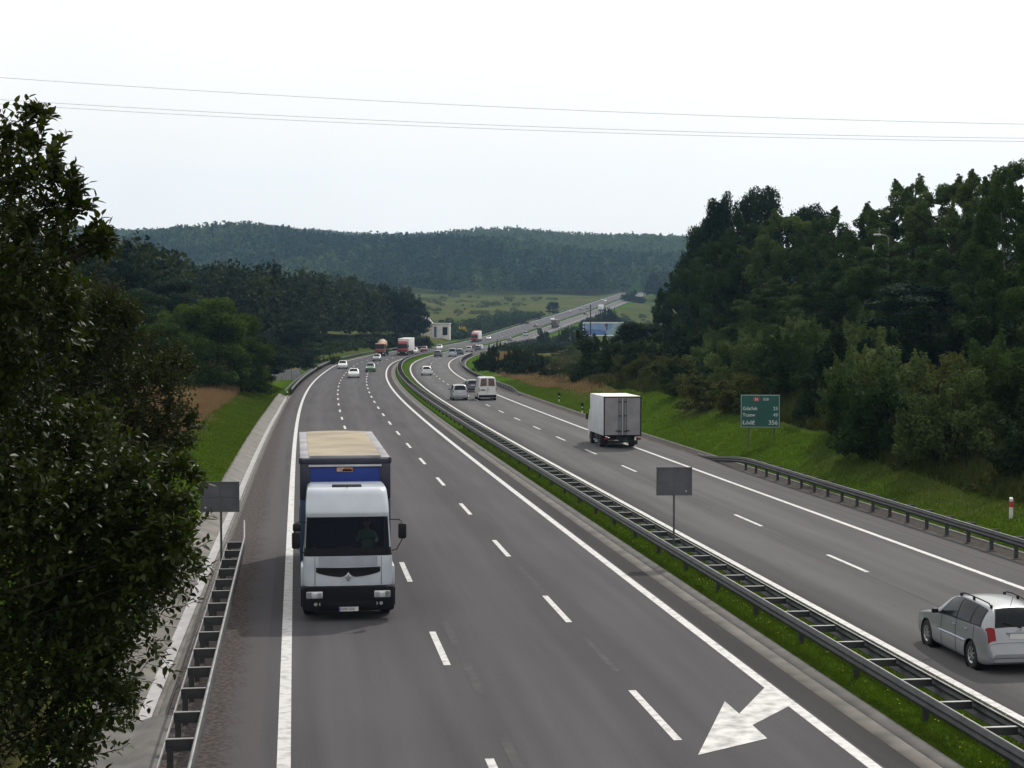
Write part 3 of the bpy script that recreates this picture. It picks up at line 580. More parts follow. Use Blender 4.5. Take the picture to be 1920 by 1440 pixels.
def make_car(kind, color, s, o, away, label, group, cat="car", parts=2, glass='glass', base="car", extra=None):
    # parts: 2 close, 1 middle distance, 0 far (body, glazing and wheels only)
    a = float(th(s)); p = road(s, o); grade = float((zr(s+4)-zr(s-4))/8)
    t = empty(base, p, (math.atan(grade)*(1 if away else -1), 0, -a+(0 if away else PI)))
    tag(t, label, cat, group)
    sk = Skin(kind); pm = PAINT(color)
    body = shared(("body", kind, color, parts == 2), lambda: car_body(kind, pm, parts == 2), t)
    y1, y2, r = AX[kind]; wv = SHAPES[kind][3][1]
    for ya in (y1, y2):
        for sx in (-1, 1):
            wh = shared(("wheel", r), lambda: wheel_mesh(r, .2, 0), t); wh.location = (sx*(wv-.125), ya, r)
            if parts: shared(("rim", r), lambda: rim_mesh(r, .2), wh)
    van = kind == 'van'
    ws = [(2.10, -.86), (2.93, -.90), (2.93, .90), (2.10, .86)]
    rw = [(5.12, -.82), (5.92, -.86), (5.92, .86), (5.12, .82)]
    side1 = [(2.62, 1.86), (3.12, 1.16), (3.92, 1.13), (3.92, 1.88)]
    side2 = [(3.99, 1.88), (3.99, 1.13), (4.55, 1.13), (4.55, 1.88)]; side3 = [(4.61, 1.88), (4.61, 1.13), (5.02, 1.2), (5.22, 1.84)]
    if kind == 'sedan': side3 = [(4.61, 1.88), (4.61, 1.13), (4.95, 1.16), (5.55, 1.84)]
    g = M[glass]
    sides = [side1]+([] if van else [side2, side3])
    if parts == 0:
        cs = [ws]+([] if van else [rw])
        for c in sides: cs += [c, mirror(c)]
        shared(("glazing", kind), lambda: patches("glazing", sk, cs, g), t)
    else:
        shared(("windscreen", kind), lambda: patches("windscreen", sk, [ws], g), t)
        if van:
            for sg_ in (-1, 1):
                c = [(5.22, sg_*.10), (5.86, sg_*.10), (5.86, sg_*.80), (5.22, sg_*.76)]
                shared(("rear_window", kind, sg_), lambda: patches("rear_window", sk, [c], M['van_glass'], .02), t)
        else: shared(("rear_window", kind), lambda: patches("rear_window", sk, [rw], g, .007, 9), t)
        for k, c in enumerate(sides):
            for sg_ in (-1, 1):
                cc = c if sg_ > 0 else mirror(c); shared(("side_window", kind, k, sg_), lambda: patches("side_window", sk, [cc], g), t)
        for sg_ in (-1, 1):
            hl = [(.75, 1.0*sg_*.62), (.95, 1.35*sg_), (1.35, 1.5*sg_), (1.18, .62*sg_)]
            hl = [(.70, .70*sg_), (.70, 1.9*sg_), (1.22, 2.05*sg_), (1.12, .72*sg_)]
            shared(("headlight", kind, sg_), lambda: patches("headlight", sk, [hl], M['lamp'], .008), t)
            if kind in ('estate',): tl = [(5.72, 1.86*sg_), (5.97, .95*sg_), (6.95, .93*sg_), (6.95, 2.2*sg_)]
            elif van: tl = [(5.96, 1.02*sg_), (5.97, 1.9*sg_), (6.9, 1.9*sg_), (6.9, 1.02*sg_)]
            else: tl = [(5.82, 1.65*sg_), (5.98, .95*sg_), (6.7, .95*sg_), (6.75, 1.8*sg_)]
            shared(("tail_light", kind, sg_), lambda: patches("tail_light", sk, [tl], M['red_lamp'], .012), t)
            q = sk([2.55], [1.95*sg_])[0]
            def mk():
                mb = MB(); mb.box((0, 0, 0), (.17, .10, .12), bev=.04); mb.box((-.09*sg_, .01, -.04), (.12, .05, .03)); return mb.build("mirror", M['black'], None, True)
            mo = shared(("mirror", sg_), mk, t); mo.location = (q[0]+.12*sg_, q[1], q[2]+.07)
        pl = sk([6.55 if not van else 6.7], [0])[0]
        def mkp():
            mb = MB(); mb.box((0, 0, 0), (.5, .02, .11)); return mb.build("number_plate", M['plate'])
        po = shared(("number_plate",), mkp, t); po.location = (pl[0], pl[1]-.022, pl[2]-.03)
        def mkb():
            P_ = [(7.0, -2.5), (7.55, -3.0), (7.55, 3.0), (7.0, 2.5)]; return None
    if extra: extra(t, sk)
    return t
_paints = {}
COL = {'white': (.56, .57, .58), 'silver': (.25, .265, .29), 'grey': (.13, .135, .145), 'dark_blue': (.016, .024, .05), 'black': (.014, .015, .018), 'green': (.035, .10, .05), 'dark_red': (.10, .012, .014), 'brown': (.09, .05, .04), 'light_blue': (.30, .36, .44), 'dark_grey': (.04, .042, .05)}
def PAINT(c):
    if c not in _paints: _paints[c] = paint("paint_"+c, COL[c], .35 if c in ('silver', 'grey', 'light_blue') else 0.0, .32, .10)
    return _paints[c]
M['van_glass'] = flat("reddish_window_film", (.075, .025, .018), .15)

# the silver estate beside the camera has roof rails, wiper, badge, handles and trim of its own
M['clear_glass'], _t, _b = base_mat("car_glass", .05, 0, .6); _b.inputs["Base Color"].default_value = (.02, .03, .03, 1)
_tr = _t.nodes.new("ShaderNodeBsdfTransparent"); _tr.inputs[0].default_value = (.35, .42, .41, 1); _mx = _t.nodes.new("ShaderNodeMixShader"); _mx.inputs[0].default_value = .3
_t.links.new(_b.outputs[0], _mx.inputs[1]); _t.links.new(_tr.outputs[0], _mx.inputs[2]); _t.links.new(_mx.outputs[0], _t.nodes["Material Output"].inputs[0])
def estate_extra(t, sk):
    for sg_ in (-1, 1):                      # black surround that joins the side panes
        cs = [[(2.50, 1.94*sg_), (3.10, 1.09*sg_), (4.0, 1.07*sg_), (4.0, 1.94*sg_)], [(4.0, 1.94*sg_), (4.0, 1.07*sg_), (5.04, 1.14*sg_), (5.27, 1.90*sg_)]]
        patches("window_surround", sk, cs, M['black'], .003, 9).parent = t
    patches("window_surround", sk, [[(5.06, -.88), (5.97, -.91), (5.97, .91), (5.06, .88)]], M['black'], .003, 9).parent = t
    for sg_ in (-1, 1):
        us = np.linspace(3.35, 4.95, 12); P_ = sk(us, np.full(12, .93*sg_)); P_[:, 2] += .075; P_[0, 2] -= .06; P_[-1, 2] -= .06
        mb = MB(); mb.tube(P_, .015, 8)
        for u_ in (3.36, 4.25, 4.93):
            q = sk([u_], [.93*sg_])[0]; mb.box((q[0], q[1], q[2]+.03), (.03, .09, .08))
        mb.build("roof_rail", M['dark'], t, True)
        for u_ in (3.80, 4.45):
            q = sk([u_], [2.28*sg_])[0]; mb = MB(); mb.box((q[0]+.012*sg_, q[1], q[2]), (.03, .16, .035), bev=.012); mb.build("door_handle", PAINT('silver'), t, True)
        us = np.linspace(2.65, 4.45, 14); P_ = sk(us, np.full(14, 3.05*sg_)); P_[:, 0] += .012*sg_; mb = MB(); mb.tube(P_, .022, 6); mb.build("rubbing_strip", PAINT('light_blue'), t, True)
        for u_, v0, v1 in ((2.75, 1.95, 4.6), (3.955, 1.95, 4.8), (4.78, 1.95, 3.3)):      # door shut lines
            vs = np.linspace(v0, v1, 10)*sg_; P_ = sk(np.full(10, u_), vs); P_[:, 0] += .001*sg_; mb = MB(); mb.tube(P_, .006, 4); mb.build("door_gap", M['black'], t)
    q = sk([6.35], [0])[0]; mb = MB(); mb.box((q[0], q[1]-.02, q[2]-.01), (.62, .03, .05), bev=.01); mb.build("plate_light_bar", PAINT('silver'), t, True)
    q = sk([5.85], [0])[0]; mb = MB(); mb.tube([(q[0]+.02, q[1]-.03, q[2]-.06), (q[0]-.34, q[1]-.01, q[2]+.05)], .012, 6); mb.box((q[0]+.02, q[1]-.03, q[2]-.07), (.07, .05, .06)); mb.build("rear_wiper", M['black'], t)
    q = sk([4.9], [0])[0]; mb = MB(); mb.tube([(0, q[1], q[2]), (0, q[1]-.12, q[2]+.22)], .006, 5); mb.build("aerial", M['black'], t)
    us = np.full(30, 7.12); vs = np.linspace(-2.2, 2.2, 30); P_ = sk(us, vs); P_[:, 1] -= .008; mb = MB(); mb.tube(P_, .013, 5); mb.build("bumper_lip", PAINT('silver'), t, True)
    q = sk([6.14], [0])[0]; mb = MB(); mb.lathe([(.045, 0), (.055, .01), (.045, .02)], 20, Matrix.Translation((q[0], q[1]-.02, q[2]-.02)) @ Matrix.Rotation(PI/2, 4, 'X')); mb.build("badge", M['rim'], t, True)
est = make_car('estate', 'silver', 44.45, 7.13, True, "silver estate car with roof rails driving away at the right edge beside the median", "cars driving away on the right carriageway", parts=2, glass='glass', base="estate_car", extra=estate_extra)

GL = "cars coming along the left carriageway"; GR = "cars driving away on the right carriageway"
CARS = [
 ('mpv', 'silver', 181.6, 7.16, 1, "silver people carrier just left of the white panel van", GR, 1),
 ('hatch', 'dark_blue', 203.3, 10.35, 1, "dark blue car half hidden behind the white panel van", GR, 1),
 ('hatch', 'white', 271.3, 7.57, 1, "white hatchback driving away alone inside the curve of the right carriageway", GR, 1),
 ('hatch', 'dark_grey', 387.3, 7.6, 1, "dark grey hatchback left of the pale blue van past the bend", GR, 0),
 ('hatch', 'dark_blue', 402.5, 11.4, 1, "dark blue hatchback just right of the pale blue van", GR, 0),
 ('hatch', 'silver', 434, 11.1, 1, "silver hatchback ahead of the blue hatchback past the bend", GR, 0),
 ('sedan', 'dark_red', 516, 6.6, 1, "dark red saloon below the far red articulated lorry", GR, 0),
 ('hatch', 'dark_blue', 452, 12.0, 1, "dark blue car at the shrub where the bend ends", GR, 0),
 ('hatch', 'white', 470, 11.4, 1, "white car partly hidden by the dark shrub at the bend", GR, 0),
 ('hatch', 'grey', 668, 5.9+1, 1, "grey hatchback at the foot of the climbing straight", GR, 0),
 ('small_van', 'light_blue', 726, 6.9, 1, "pale blue van on the lower climb by the median", GR, 0),
 ('hatch', 'black', 775, 7.0, 1, "black car driving away just below the oncoming black car", GR, 0),
 ('hatch', 'dark_grey', 820, 7.2, 1, "dark grey car driving away beside the treetops at mid climb", GR, 0),
 ('hatch', 'brown', 950, 6.9, 1, "brown car high on the climbing straight near the dark pole", GR, 0),
 ('hatch', 'white', 308, -7.0, 0, "white hatchback nearest the outer edge line in the bend", GL, 1),
 ('sedan', 'white', 259.3, -3.87, 0, "white saloon leading the three cars in the bend", GL, 1),
 ('estate', 'green', 290.8, -1.6, 0, "green estate car with roof bars in the bend beside white cars", GL, 1),
 ('hatch', 'silver', 355, -3.1, 0, "silver car with a dark nose in front of the orange tanker", GL, 1),
 ('hatch', 'white', 413, .0-.7, 0, "white car with lit headlamps just behind the nearer red lorry", GL, 0),
 ('hatch', 'dark_red', 434, -.6, 0, "dark red car with pale windscreen behind the lit white car", GL, 0),
 ('hatch', 'white', 479, -.9, 0, "white car alone past the bend heading for the red lorry", GL, 0),
 ('hatch', 'white', 682.5, -3.3, 0, "white car beside the far red lorries at the climb's foot", GL, 0),
 ('sedan', 'black', 812, -.6, 0, "black car coming downhill close to the median", GL, 0),
 ('hatch', 'white', 878, -1.6, 0, "white car coming downhill in the middle of the climb", GL, 0),
 ('hatch', 'silver', 983, -6.4, 0, "silver car coming downhill near the outer edge, high on the climb", GL, 0),
 ('sedan', 'grey', 1018, -3.5, 0, "grey saloon coming downhill level with the white box lorry", GL, 0),
 ('hatch', 'dark_grey', 1030, -.8, 0, "charcoal car coming downhill by the median near the pole top", GL, 0),
 ('hatch', 'silver', 1175, -6.6, 0, "silver car first over the crest on the outer lane", GL, 0),
 ('hatch', 'white', 1159, -2.6, 0, "white car just below the crest by the median", GL, 0),
]
for kd, c, s, o, away, lb, g, pr in CARS:
    ex = None
    if lb.startswith("green"):
        def ex(t, sk):
            for sg_ in (-1, 1):
                mb = MB(); mb.tube(sk(np.linspace(3.4, 4.9, 8), np.full(8, .9*sg_))+np.array([0, 0, .07]), .025, 6); mb.build("roof_rail", M['dark'], t)
    make_car(kd, c, s, o, bool(away), lb, g, parts=pr, extra=ex)
def van_extra(t, sk):
    mb = MB(); mb.box((0, -2.53, .46), (1.82, .10, .24), bev=.03); mb.build("rear_bumper", M['dark'], t, True)
    mb = MB(); mb.box((0, -2.497, 1.5), (.014, .02, 1.6)); mb.build("door_gap", M['black'], t)
    mb = MB(); mb.box((.04, -2.52, 1.18), (.09, .04, .12), bev=.01); mb.build("door_handle", M['black'], t, True)
    mb = MB(); mb.box((-.50, -2.515, 1.10), (.52, .02, .10)); mb.build("name_strip", M['dark'], t)
make_car('van', 'white', 181.9, 10.05, True, "white panel van with two reddish rear windows in the outer lane", "vans on the right carriageway", "van", 1, base="panel_van", extra=van_extra)
def silver_van(t, sk): pass
make_car('small_van', 'light_blue', 388, 10.93, True, "pale blue van with dark rear window past the bend", "vans on the right carriageway", "van", 1, base="small_van")

# ------------------------------------------------------------------ lorries
def ring(w, yf, yb, rc, n=7):               # plan outline of a cab at one height: rear left, round the front, rear right
    P_ = [(-w, yb)]+[(-w, yb+(yf-rc-yb)*k/6) for k in range(1, 6)]
    P_ += [(-w+rc-rc*math.cos(a), yf-rc+rc*math.sin(a)) for a in np.linspace(0, PI/2, n)]
    P_ += [(x, yf+.035*(1-(x/(w-rc))**2)) for x in np.linspace(-w+rc, w-rc, 13)[1:-1]]
    P_ += [(w-rc+rc*math.sin(a), yf-rc+rc*math.cos(a)) for a in np.linspace(0, PI/2, n)]
    P_ += [(w, yf-rc+(yb-yf+rc)*k/6) for k in range(1, 6)]+[(w, yb)]
    return P_
CAB = [(.92, 1.17, .02, .16), (1.0, 1.19, .02, .16), (1.35, 1.19, .015, .16), (1.62, 1.185, 0, .16), (1.72, 1.18, -.015, .16), (1.80, 1.165, -.04, .15), (1.93, 1.15, -.08, .14), (2.20, 1.14, -.15, .13), (2.50, 1.125, -.23, .13), (2.74, 1.115, -.30, .13), (2.79, 1.12, -.29, .14), (2.84, 1.12, -.28, .16), (2.90, 1.12, -.30, .16), (3.10, 1.11, -.42, .18), (3.30, 1.09, -.55, .20), (3.40, 1.08, -.63, .22), (3.455, 1.06, -.72, .24), (3.49, 1.03, -.90, .26), (3.53, .98, -1.3, .26)]
def cab_grid(yb=-2.0, fair=True):
    L_ = CAB if fair else [c for c in CAB if c[0] < 2.85]+[(2.95, 1.06, -.5, .2), (3.0, .98, -.62, .2)]
    return np.array([[(x, y, z) for x, y in ring(w, yf, yb, rc)] for z, w, yf, rc in L_]), [c[0] for c in L_]
NF0, NF1 = 9, 28                            # columns of the front pane on the ring
def lorry_cab(parent, paintm, glass, fine, fair=True, yb=-2.0):
    g, zs = cab_grid(yb, fair); n, m = g.shape[:2]; i = np.arange(n*m).reshape(n, m); kw = [k for k, z in enumerate(zs) if 1.92 < z < 2.78]
    mb = MB(); F = []
    dark = []
    for a in range(n-1):
        for b in range(m-1):
            glz = zs[a] > 1.92 and zs[a+1] < 2.78
            if glz and NF0 <= b < NF1: continue
            if glz and (1 <= b < 5 or m-6 <= b < m-2): continue
            (dark if (zs[a] >= 1.72 and zs[a+1] < 1.95 and 4 <= b < m-5) else F).append((i[a, b], i[a, b+1], i[a+1, b+1], i[a+1, b]))
    P_ = g.reshape(-1, 3); mb.add(P_, F); top = g[-1]; mb.add(top, [tuple(range(m))]); mb.add(g[:, 0].tolist()+g[:, -1].tolist(), [tuple(range(n))+tuple(range(2*n-1, n-1, -1))])
    if dark: mb.mi = 1; mb.add(P_+np.array([0, 0, 0]), dark)
    cab = mb.build("cab", [paintm, M['dark']], parent, True, 35)
    def pane(name, b0, b1, mat, sh=1.0):
        q = g[kw[0]:kw[-1]+1, b0:b1+1].copy(); a, b = q.shape[:2]; j = np.arange(a*b).reshape(a, b)
        q[..., 0] *= .994; q[..., 1] += -.004
        return mesh_np(name, q.reshape(-1, 3), np.stack([j[:-1, :-1], j[:-1, 1:], j[1:, 1:], j[1:, :-1]], -1).reshape(-1, 4), mat, parent, True)
    pane("windscreen", NF0, NF1, glass); pane("side_window", 1, 5, glass); pane("side_window", m-6, m-2, glass)
    return cab
def lorry_wheel(parent, x, y, r=.50, wd_=.30, name="wheel"):
    o = shared(("wheel", r, wd_), lambda: wheel_mesh(r, wd_, 0), parent); o.location = (x, y, r)
    def mk():
        mb = MB()
        for sx in (-1, 1):
            mb.lathe([(0, sx*.05), (r*.18, sx*.05), (r*.22, 0), (r*.45, -sx*.02), (r*.6, sx*.02), (r*.62, -sx*.02)], 24, Matrix.Rotation(PI/2, 4, 'Y') @ Matrix.Translation((0, 0, sx*wd_*.42)))
        return mb.build("rim", M['rail'], None, True)
    shared(("lorry_rim", r, wd_), mk, o); return o
def lorry(name, s, o, away, label, group, cabcol, boxcol, blen, bh, cat="lorry", fair=True, glassname='glass', detail=True):
    a = float(th(s)); p = road(s, o); grade = float((zr(s+4)-zr(s-4))/8)
    t = empty(name, p, (math.atan(grade)*(1 if away else -1), 0, -a+(0 if away else PI))); tag(t, label, cat, group)
    lorry_cab(t, cabcol, M[glassname], False, fair)
    mb = MB(); mb.box((0, .0, .62), (2.42, .34, .62), bev=.06); mb.box((0, -.9, .75), (2.3, 1.6, .36)); mb.build("bumper", M['dark'], t, True)
    for sx in (-1, 1):
        mb = MB(); mb.box((sx*.86, .16, .66), (.42, .05, .2), bev=.02); mb.build("headlight", M['lamp'], t, True)
        mb = MB(); mb.box((sx*1.38, -.25, 2.3), (.2, .14, .55), bev=.04); mb.tube([(sx*1.1, -.3, 2.6), (sx*1.38, -.25, 2.6)], .02, 6); mb.build("mirror", M['black'], t, True)
    mb = MB(); mb.box((0, .02, 1.22), (1.7, .06, .14), bev=.02); mb.build("grille", M['black'], t, True)
    mb = MB(); mb.box((0, -2.3-blen/2, .85), (.9, blen+1.2, .22)); mb.box((0, -2.3-blen+.1, .5), (2.3, .12, .12)); mb.box((1.02, -2.3-blen*.5, .62), (.3, blen*.35, .45), bev=.03); mb.box((-1.02, -2.3-blen*.5, .62), (.3, blen*.35, .45), bev=.03); mb.build("chassis", M['dark'], t)
    mb = MB(); mb.box((0, -2.3-blen/2, 1.05+(bh-1.05)/2), (2.54, blen, bh-1.05), bev=.03); b = mb.build("cargo_box", boxcol, t, True)
    ys = [-.95, -2.3-blen*.78] + ([-2.3-blen*.78-1.2, -2.6] if blen > 8 else [])
    for y in ys:
        for sx in (-1, 1): lorry_wheel(t, sx*1.05, y)
    return t
M['red_cab'] = paint("red_lorry_paint", (.26, .018, .026), 0, .35, .15)
M['white_box'] = noise_mat("pale_curtain", (.50, .50, .50), (.62, .62, .61), 1.2, .6)
M['red_box'] = noise_mat("red_curtain", (.22, .05, .04), (.30, .07, .055), 1, .6)
M['orange'] = paint("orange_lorry_paint", (.27, .085, .02), 0, .4, .25)
M['tan_drum'] = noise_mat("dusty_drum", (.26, .17, .10), (.38, .26, .17), 1.6, .7)
M['brown_box'] = noise_mat("dull_brown_box", (.07, .058, .055), (.10, .085, .08), 1, .7)
lorry("articulated_lorry", 394.5, -1.5, False, "nearer red lorry with white curtain sides leaving the bend", "lorries coming along the left carriageway", M['red_cab'], M['white_box'], 12.5, 4.0)
lorry("articulated_lorry", 645, -4.6, False, "far red lorry with white sides at the foot of the climb", "lorries coming along the left carriageway", M['red_cab'], M['white_box'], 12.5, 4.0)
lorry("box_lorry", 664, -6.6, False, "brick red box lorry tucked behind the far white-sided lorry", "lorries coming along the left carriageway", M['red_cab'], M['red_box'], 9, 4.0)
lorry("box_lorry", 805, 10.9, True, "dull brown box lorry rising above the round treetops", "lorries driving away on the right carriageway", M['brown_box'], M['brown_box'], 8, 4.0)
lorry("box_lorry", 1006, 10.6, True, "white box lorry high on the climb near the crest", "lorries driving away on the right carriageway", PAINT('white'), M['white_box'], 7, 3.6)
# the orange lorry with a drum-shaped load
tk = lorry("drum_lorry", 390, -6.3, False, "orange lorry carrying a tan rounded drum, outer lane of the bend", "lorries coming along the left carriageway", M['orange'], M['dark'], 6.0, 1.5, fair=False)
mb = MB(); mb.lathe([(0, -2.9), (.55, -2.85), (.95, -1.9), (1.2, -.4), (1.15, .8), (.75, 2.2), (.55, 2.5), (0, 2.5)], 28, Matrix.Translation((0, -5.0, 2.65)) @ Matrix.Rotation(PI/2-.14, 4, 'X'))
mb.build("drum", M['tan_drum'], tk, True)

# the white box lorry on the right carriageway, seen from behind
M['box_side'] = noise_mat("white_box_panel", (.44, .46, .50), (.55, .57, .61), .9, .5)
M['box_rear'] = noise_mat("grey_rear_doors", (.17, .166, .18), (.22, .215, .23), 1.4, .55)
M['box_roof'] = noise_mat("dusty_box_roof", (.55, .53, .47), (.70, .68, .62), 1.1, .6)
sb, ob = 110.4, 11.5
a = float(th(sb)); p = road(sb, ob)
wl = empty("box_lorry", p, (0, 0, -a)); tag(wl, "white box lorry with grey rear doors seen from behind by the grass bank", "lorry", "lorries driving away on the right carriageway")
BL = 5.0
mb = MB(); mb.box((0, BL/2, .80+1.27), (2.44, BL, 2.50), bev=.025); cb_ = mb.build("cargo_box", M['box_side'], wl, True)
mb = MB(); mb.box((0, BL/2, 3.335), (2.40, BL-.04, .02)); mb.build("roof_panel", M['box_roof'], cb_)
mb = MB()
for sx in (-1, 1): mb.box((sx*1.19, -.012, 2.06), (.07, .05, 2.5))
mb.box((0, -.012, 3.30), (2.44, .05, .07)); mb.box((0, -.012, .83), (2.44, .05, .08)); mb.build("door_frame", M['dark'], cb_)
for sx in (-1, 1):
    mb = MB(); mb.box((sx*.575, -.012, 2.065), (1.11, .03, 2.38)); d = mb.build("rear_door", M['box_rear'], wl)
    mb = MB()
    for x in (.10, .24): mb.tube([(sx*x, -.05, .86), (sx*x, -.05, 3.24)], .014, 6)
    for z in (1.1, 2.1, 3.0): mb.box((sx*.17, -.045, z), (.2, .04, .05))
    mb.build("lock_rod", M['dark'], d)
    mb = MB(); mb.box((sx*.32, -.05, 1.14), (.26, .03, .05)); mb.build("handle", M['dark'], d)
    mb = MB(); mb.box((sx*1.06, -.03, .62), (.26, .06, .12), bev=.015); mb.build("tail_light", M['red_lamp'], wl, True)
    mb = MB(); mb.box((sx*.98, 1.2, .42), (.5, .03, .5)); mb.build("mudflap", M['rubber'], wl)
    for y, q in ((1.9, .34), (BL-.2+.5, .25)): lorry_wheel(wl, sx*(.98 if q > .3 else 1.02), y, .42, q)
mb = MB(); mb.box((0, BL/2+.6, .66), (.85, BL+1.2, .2)); mb.box((0, -.02, .47), (1.9, .10, .12)); mb.box((0, .3, .60), (2.2, .2, .14)); mb.box((-1.05, 2.9, .5), (.25, 1.2, .4), bev=.03); mb.box((1.05, 2.9, .5), (.25, 1.2, .4), bev=.03); mb.build("chassis", M['black'], wl)
mb = MB(); mb.box((-1.2, 2.95, .38), (.05, 1.6, .10)); mb.build("side_guard", M['rail_l'], wl)
mb = MB(); mb.box((.83, -.05, .60), (.12, .03, .26)); mb.build("number_plate", M['plate'], wl)
mb = MB(); mb.prism([(BL+.12, .5), (BL+.12, 2.3), (BL+1.2, 2.25), (BL+1.75, 1.5), (BL+1.85, .5)], -1.05, 1.05); mb.build("cab", PAINT('white'), wl)
for sx in (-1, 1):
    mb = MB(); mb.box((sx*1.22, BL+1.2, 1.75), (.16, .1, .4), bev=.03); mb.build("mirror", M['black'], wl, True)

# ------------------------------------------------------------------ the big lorry in the foreground
M['cab_white_shaded'] = noise_mat("cab_paint_shaded_white", (.36, .40, .455), (.45, .49, .54), 1.1, .28)  # white paint with the bluish shade on the cab mixed into its colour
M['cab_white_shaded'].node_tree.nodes["Principled BSDF"].inputs["Coat Weight"].default_value = .5
M['hatch_grey'] = flat("hood_panel_grey", (.30, .315, .37), .4)
M['tarp_blue'] = noise_mat("blue_tarpaulin", (.002, .022, .18), (.004, .040, .27), .8, .6, bump=.15, bscale=3)
M['tarp_side'] = noise_mat("dark_blue_tarpaulin", (.010, .018, .06), (.02, .032, .10), .8, .5, bump=.2, bscale=2.5)
M['tarp_roof'] = noise_mat("faded_tan_roof", (.17, .14, .092), (.29, .24, .16), .7, .75, detail=7, bump=.25, bscale=2, lo=.3, hi=.7)
M['roof_edge'] = noise_mat("grey_roof_border", (.15, .15, .165), (.26, .255, .27), 1.0, .6)
M['corner_blue'] = flat("steel_blue_panel", (.012, .035, .085), .6)
M['frame_navy'] = flat("navy_frame", (.012, .014, .035), .45)
M['strip_pale'] = flat("pale_rail", (.42, .42, .46), .5)
M['label'] = flat("orange_label", (.30, .13, .05), .5)
M['cab_glass'], _t, _b = base_mat("windscreen_glass", .04, 0, .08); _b.inputs["Base Color"].default_value = (.006, .009, .017, 1)
_tr = _t.nodes.new("ShaderNodeBsdfTransparent"); _tr.inputs[0].default_value = (.60, .66, .68, 1); _mx = _t.nodes.new("ShaderNodeMixShader"); _mx.inputs[0].default_value = .45
_t.links.new(_b.outputs[0], _mx.inputs[1]); _t.links.new(_tr.outputs[0], _mx.inputs[2]); _t.links.new(_mx.outputs[0], _t.nodes["Material Output"].inputs[0])
TS, TO = 51.2, -7.72
a = float(th(TS)); p = road(TS, TO)
TK = empty("curtain_side_lorry", p, (0, 0, -a+PI)); tag(TK, "large lorry with white cab and blue tarpaulin body coming towards us", "lorry", "lorries coming along the left carriageway")
lorry_cab(TK, M['cab_white_shaded'], M['cab_glass'], True)
mb = MB(); mb.box((0, .0, .60), (2.44, .40, .66), bev=.07); mb.box((0, .18, .44), (1.5, .1, .2), bev=.03); bump = mb.build("bumper", M['dark'], TK, True)
mb = MB(); mb.box((0, -.95, .70), (2.2, 1.6, .42)); mb.build("engine_tray", M['black'], TK)
for sx in (-1, 1):
    mb = MB(); mb.box((sx*.90, .195, .72), (.44, .04, .19), bev=.03); h = mb.build("headlight", M['lamp'], TK, True)
    mb = MB(); mb.box((sx*1.04, .217, .72), (.12, .02, .15), bev=.01); mb.build("indicator", M['rail_l'], h)
    mb = MB(); mb.box((sx*.77, .217, .715), (.10, .02, .13), bev=.01); mb.build("reflector", M['rim'], h)
    for x in (.74, .87):
        mb = MB(); mb.lathe([(.0, 0), (.045, 0), (.05, -.02)], 14, Matrix.Translation((sx*x, .207, .47)) @ Matrix.Rotation(-PI/2, 4, 'X')); mb.build("fog_lamp", M['rim'], TK, True)
    # wing behind the door edge, steps
    mb = MB(); mb.box((sx*1.20, -.80, 1.15), (.12, 1.15, .55), bev=.05); mb.build("wing", M['cab_white_shaded'], TK, True)
    mb = MB(); mb.box((sx*1.18, -.25, .62), (.16, .5, .5), bev=.03); mb.build("step", M['dark'], TK, True)
    mb = MB(); mb.tube([(sx*.885, .045, .95), (sx*.885, .025, 1.35), (sx*.885, .005, 1.70)], .006, 5); mb.build("panel_gap", M['black'], TK)
# hood panel, curved grille slot, badge
mb = MB(); mb.box((0, .043, 1.58), (1.56, .012, .27)); mb.build("hood_panel", M['hatch_grey'], TK)
gx = np.linspace(-.86, .86, 25)
top = [(x, 1.425-.01*(1-(x/.86)**2)) for x in gx]; bot = [(x, 1.30-.14*(1-(x/.86)**2)**.8+(.10*math.exp(-(x/.10)**2))) for x in gx]
mb = MB(); V = [(x, .058-.035*(x/.86)**2, z) for x, z in top]+[(x, .064-.035*(x/.86)**2, z) for x, z in bot]+[(x, .0, z) for x, z in top]+[(x, .0, z) for x, z in bot]
n = len(gx); mb.add(V, [(k, k+1, n+k+1, n+k) for k in range(n-1)]+[(k, k+1, 2*n+k+1, 2*n+k) for k in range(n-1)]+[(n+k, n+k+1, 3*n+k+1, 3*n+k) for k in range(n-1)])
mb.add([(sx*.86, y, z) for sx in (-1, 1) for y, z in ((.02, 1.42), (.02, 1.30), (0, 1.30), (0, 1.42))], [(0, 1, 2, 3), (4, 5, 6, 7)])
gl = mb.build("grille", M['black'], TK)
mb = MB()
for z in (1.385, 1.34, 1.295): 
    xm = .80 if z > 1.33 else .62; mb.box((0, .066, z), (xm*2, .01, .012))
mb.build("grille_bar", M['dark'], gl)
mb = MB(); d_o = [(0, .13), (.075, 0), (0, -.13), (-.075, 0)]; d_i = [(0, .075), (.042, 0), (0, -.075), (-.042, 0)]
V = [(x, .085, 1.175+z) for x, z in d_o]+[(x, .10, 1.175+z) for x, z in d_i]+[(x, .06, 1.175+z) for x, z in d_o]
mb.add(V, [(k, (k+1) % 4, 4+(k+1) % 4, 4+k) for k in range(4)]+[(8+k, 8+(k+1) % 4, (k+1) % 4, k) for k in range(4)]); mb.build("badge", M['rim'], TK)
mb = MB(); mb.box((0, -.98, 3.51), (.80, .22, .05), bev=.02, rx=-.12); mb.build("roof_hatch", M['dark'], TK, True)
mb = MB(); mb.tube([(0, -.80, 3.46), (0, -.78, 3.56)], .012, 5); mb.build("aerial", M['black'], TK)
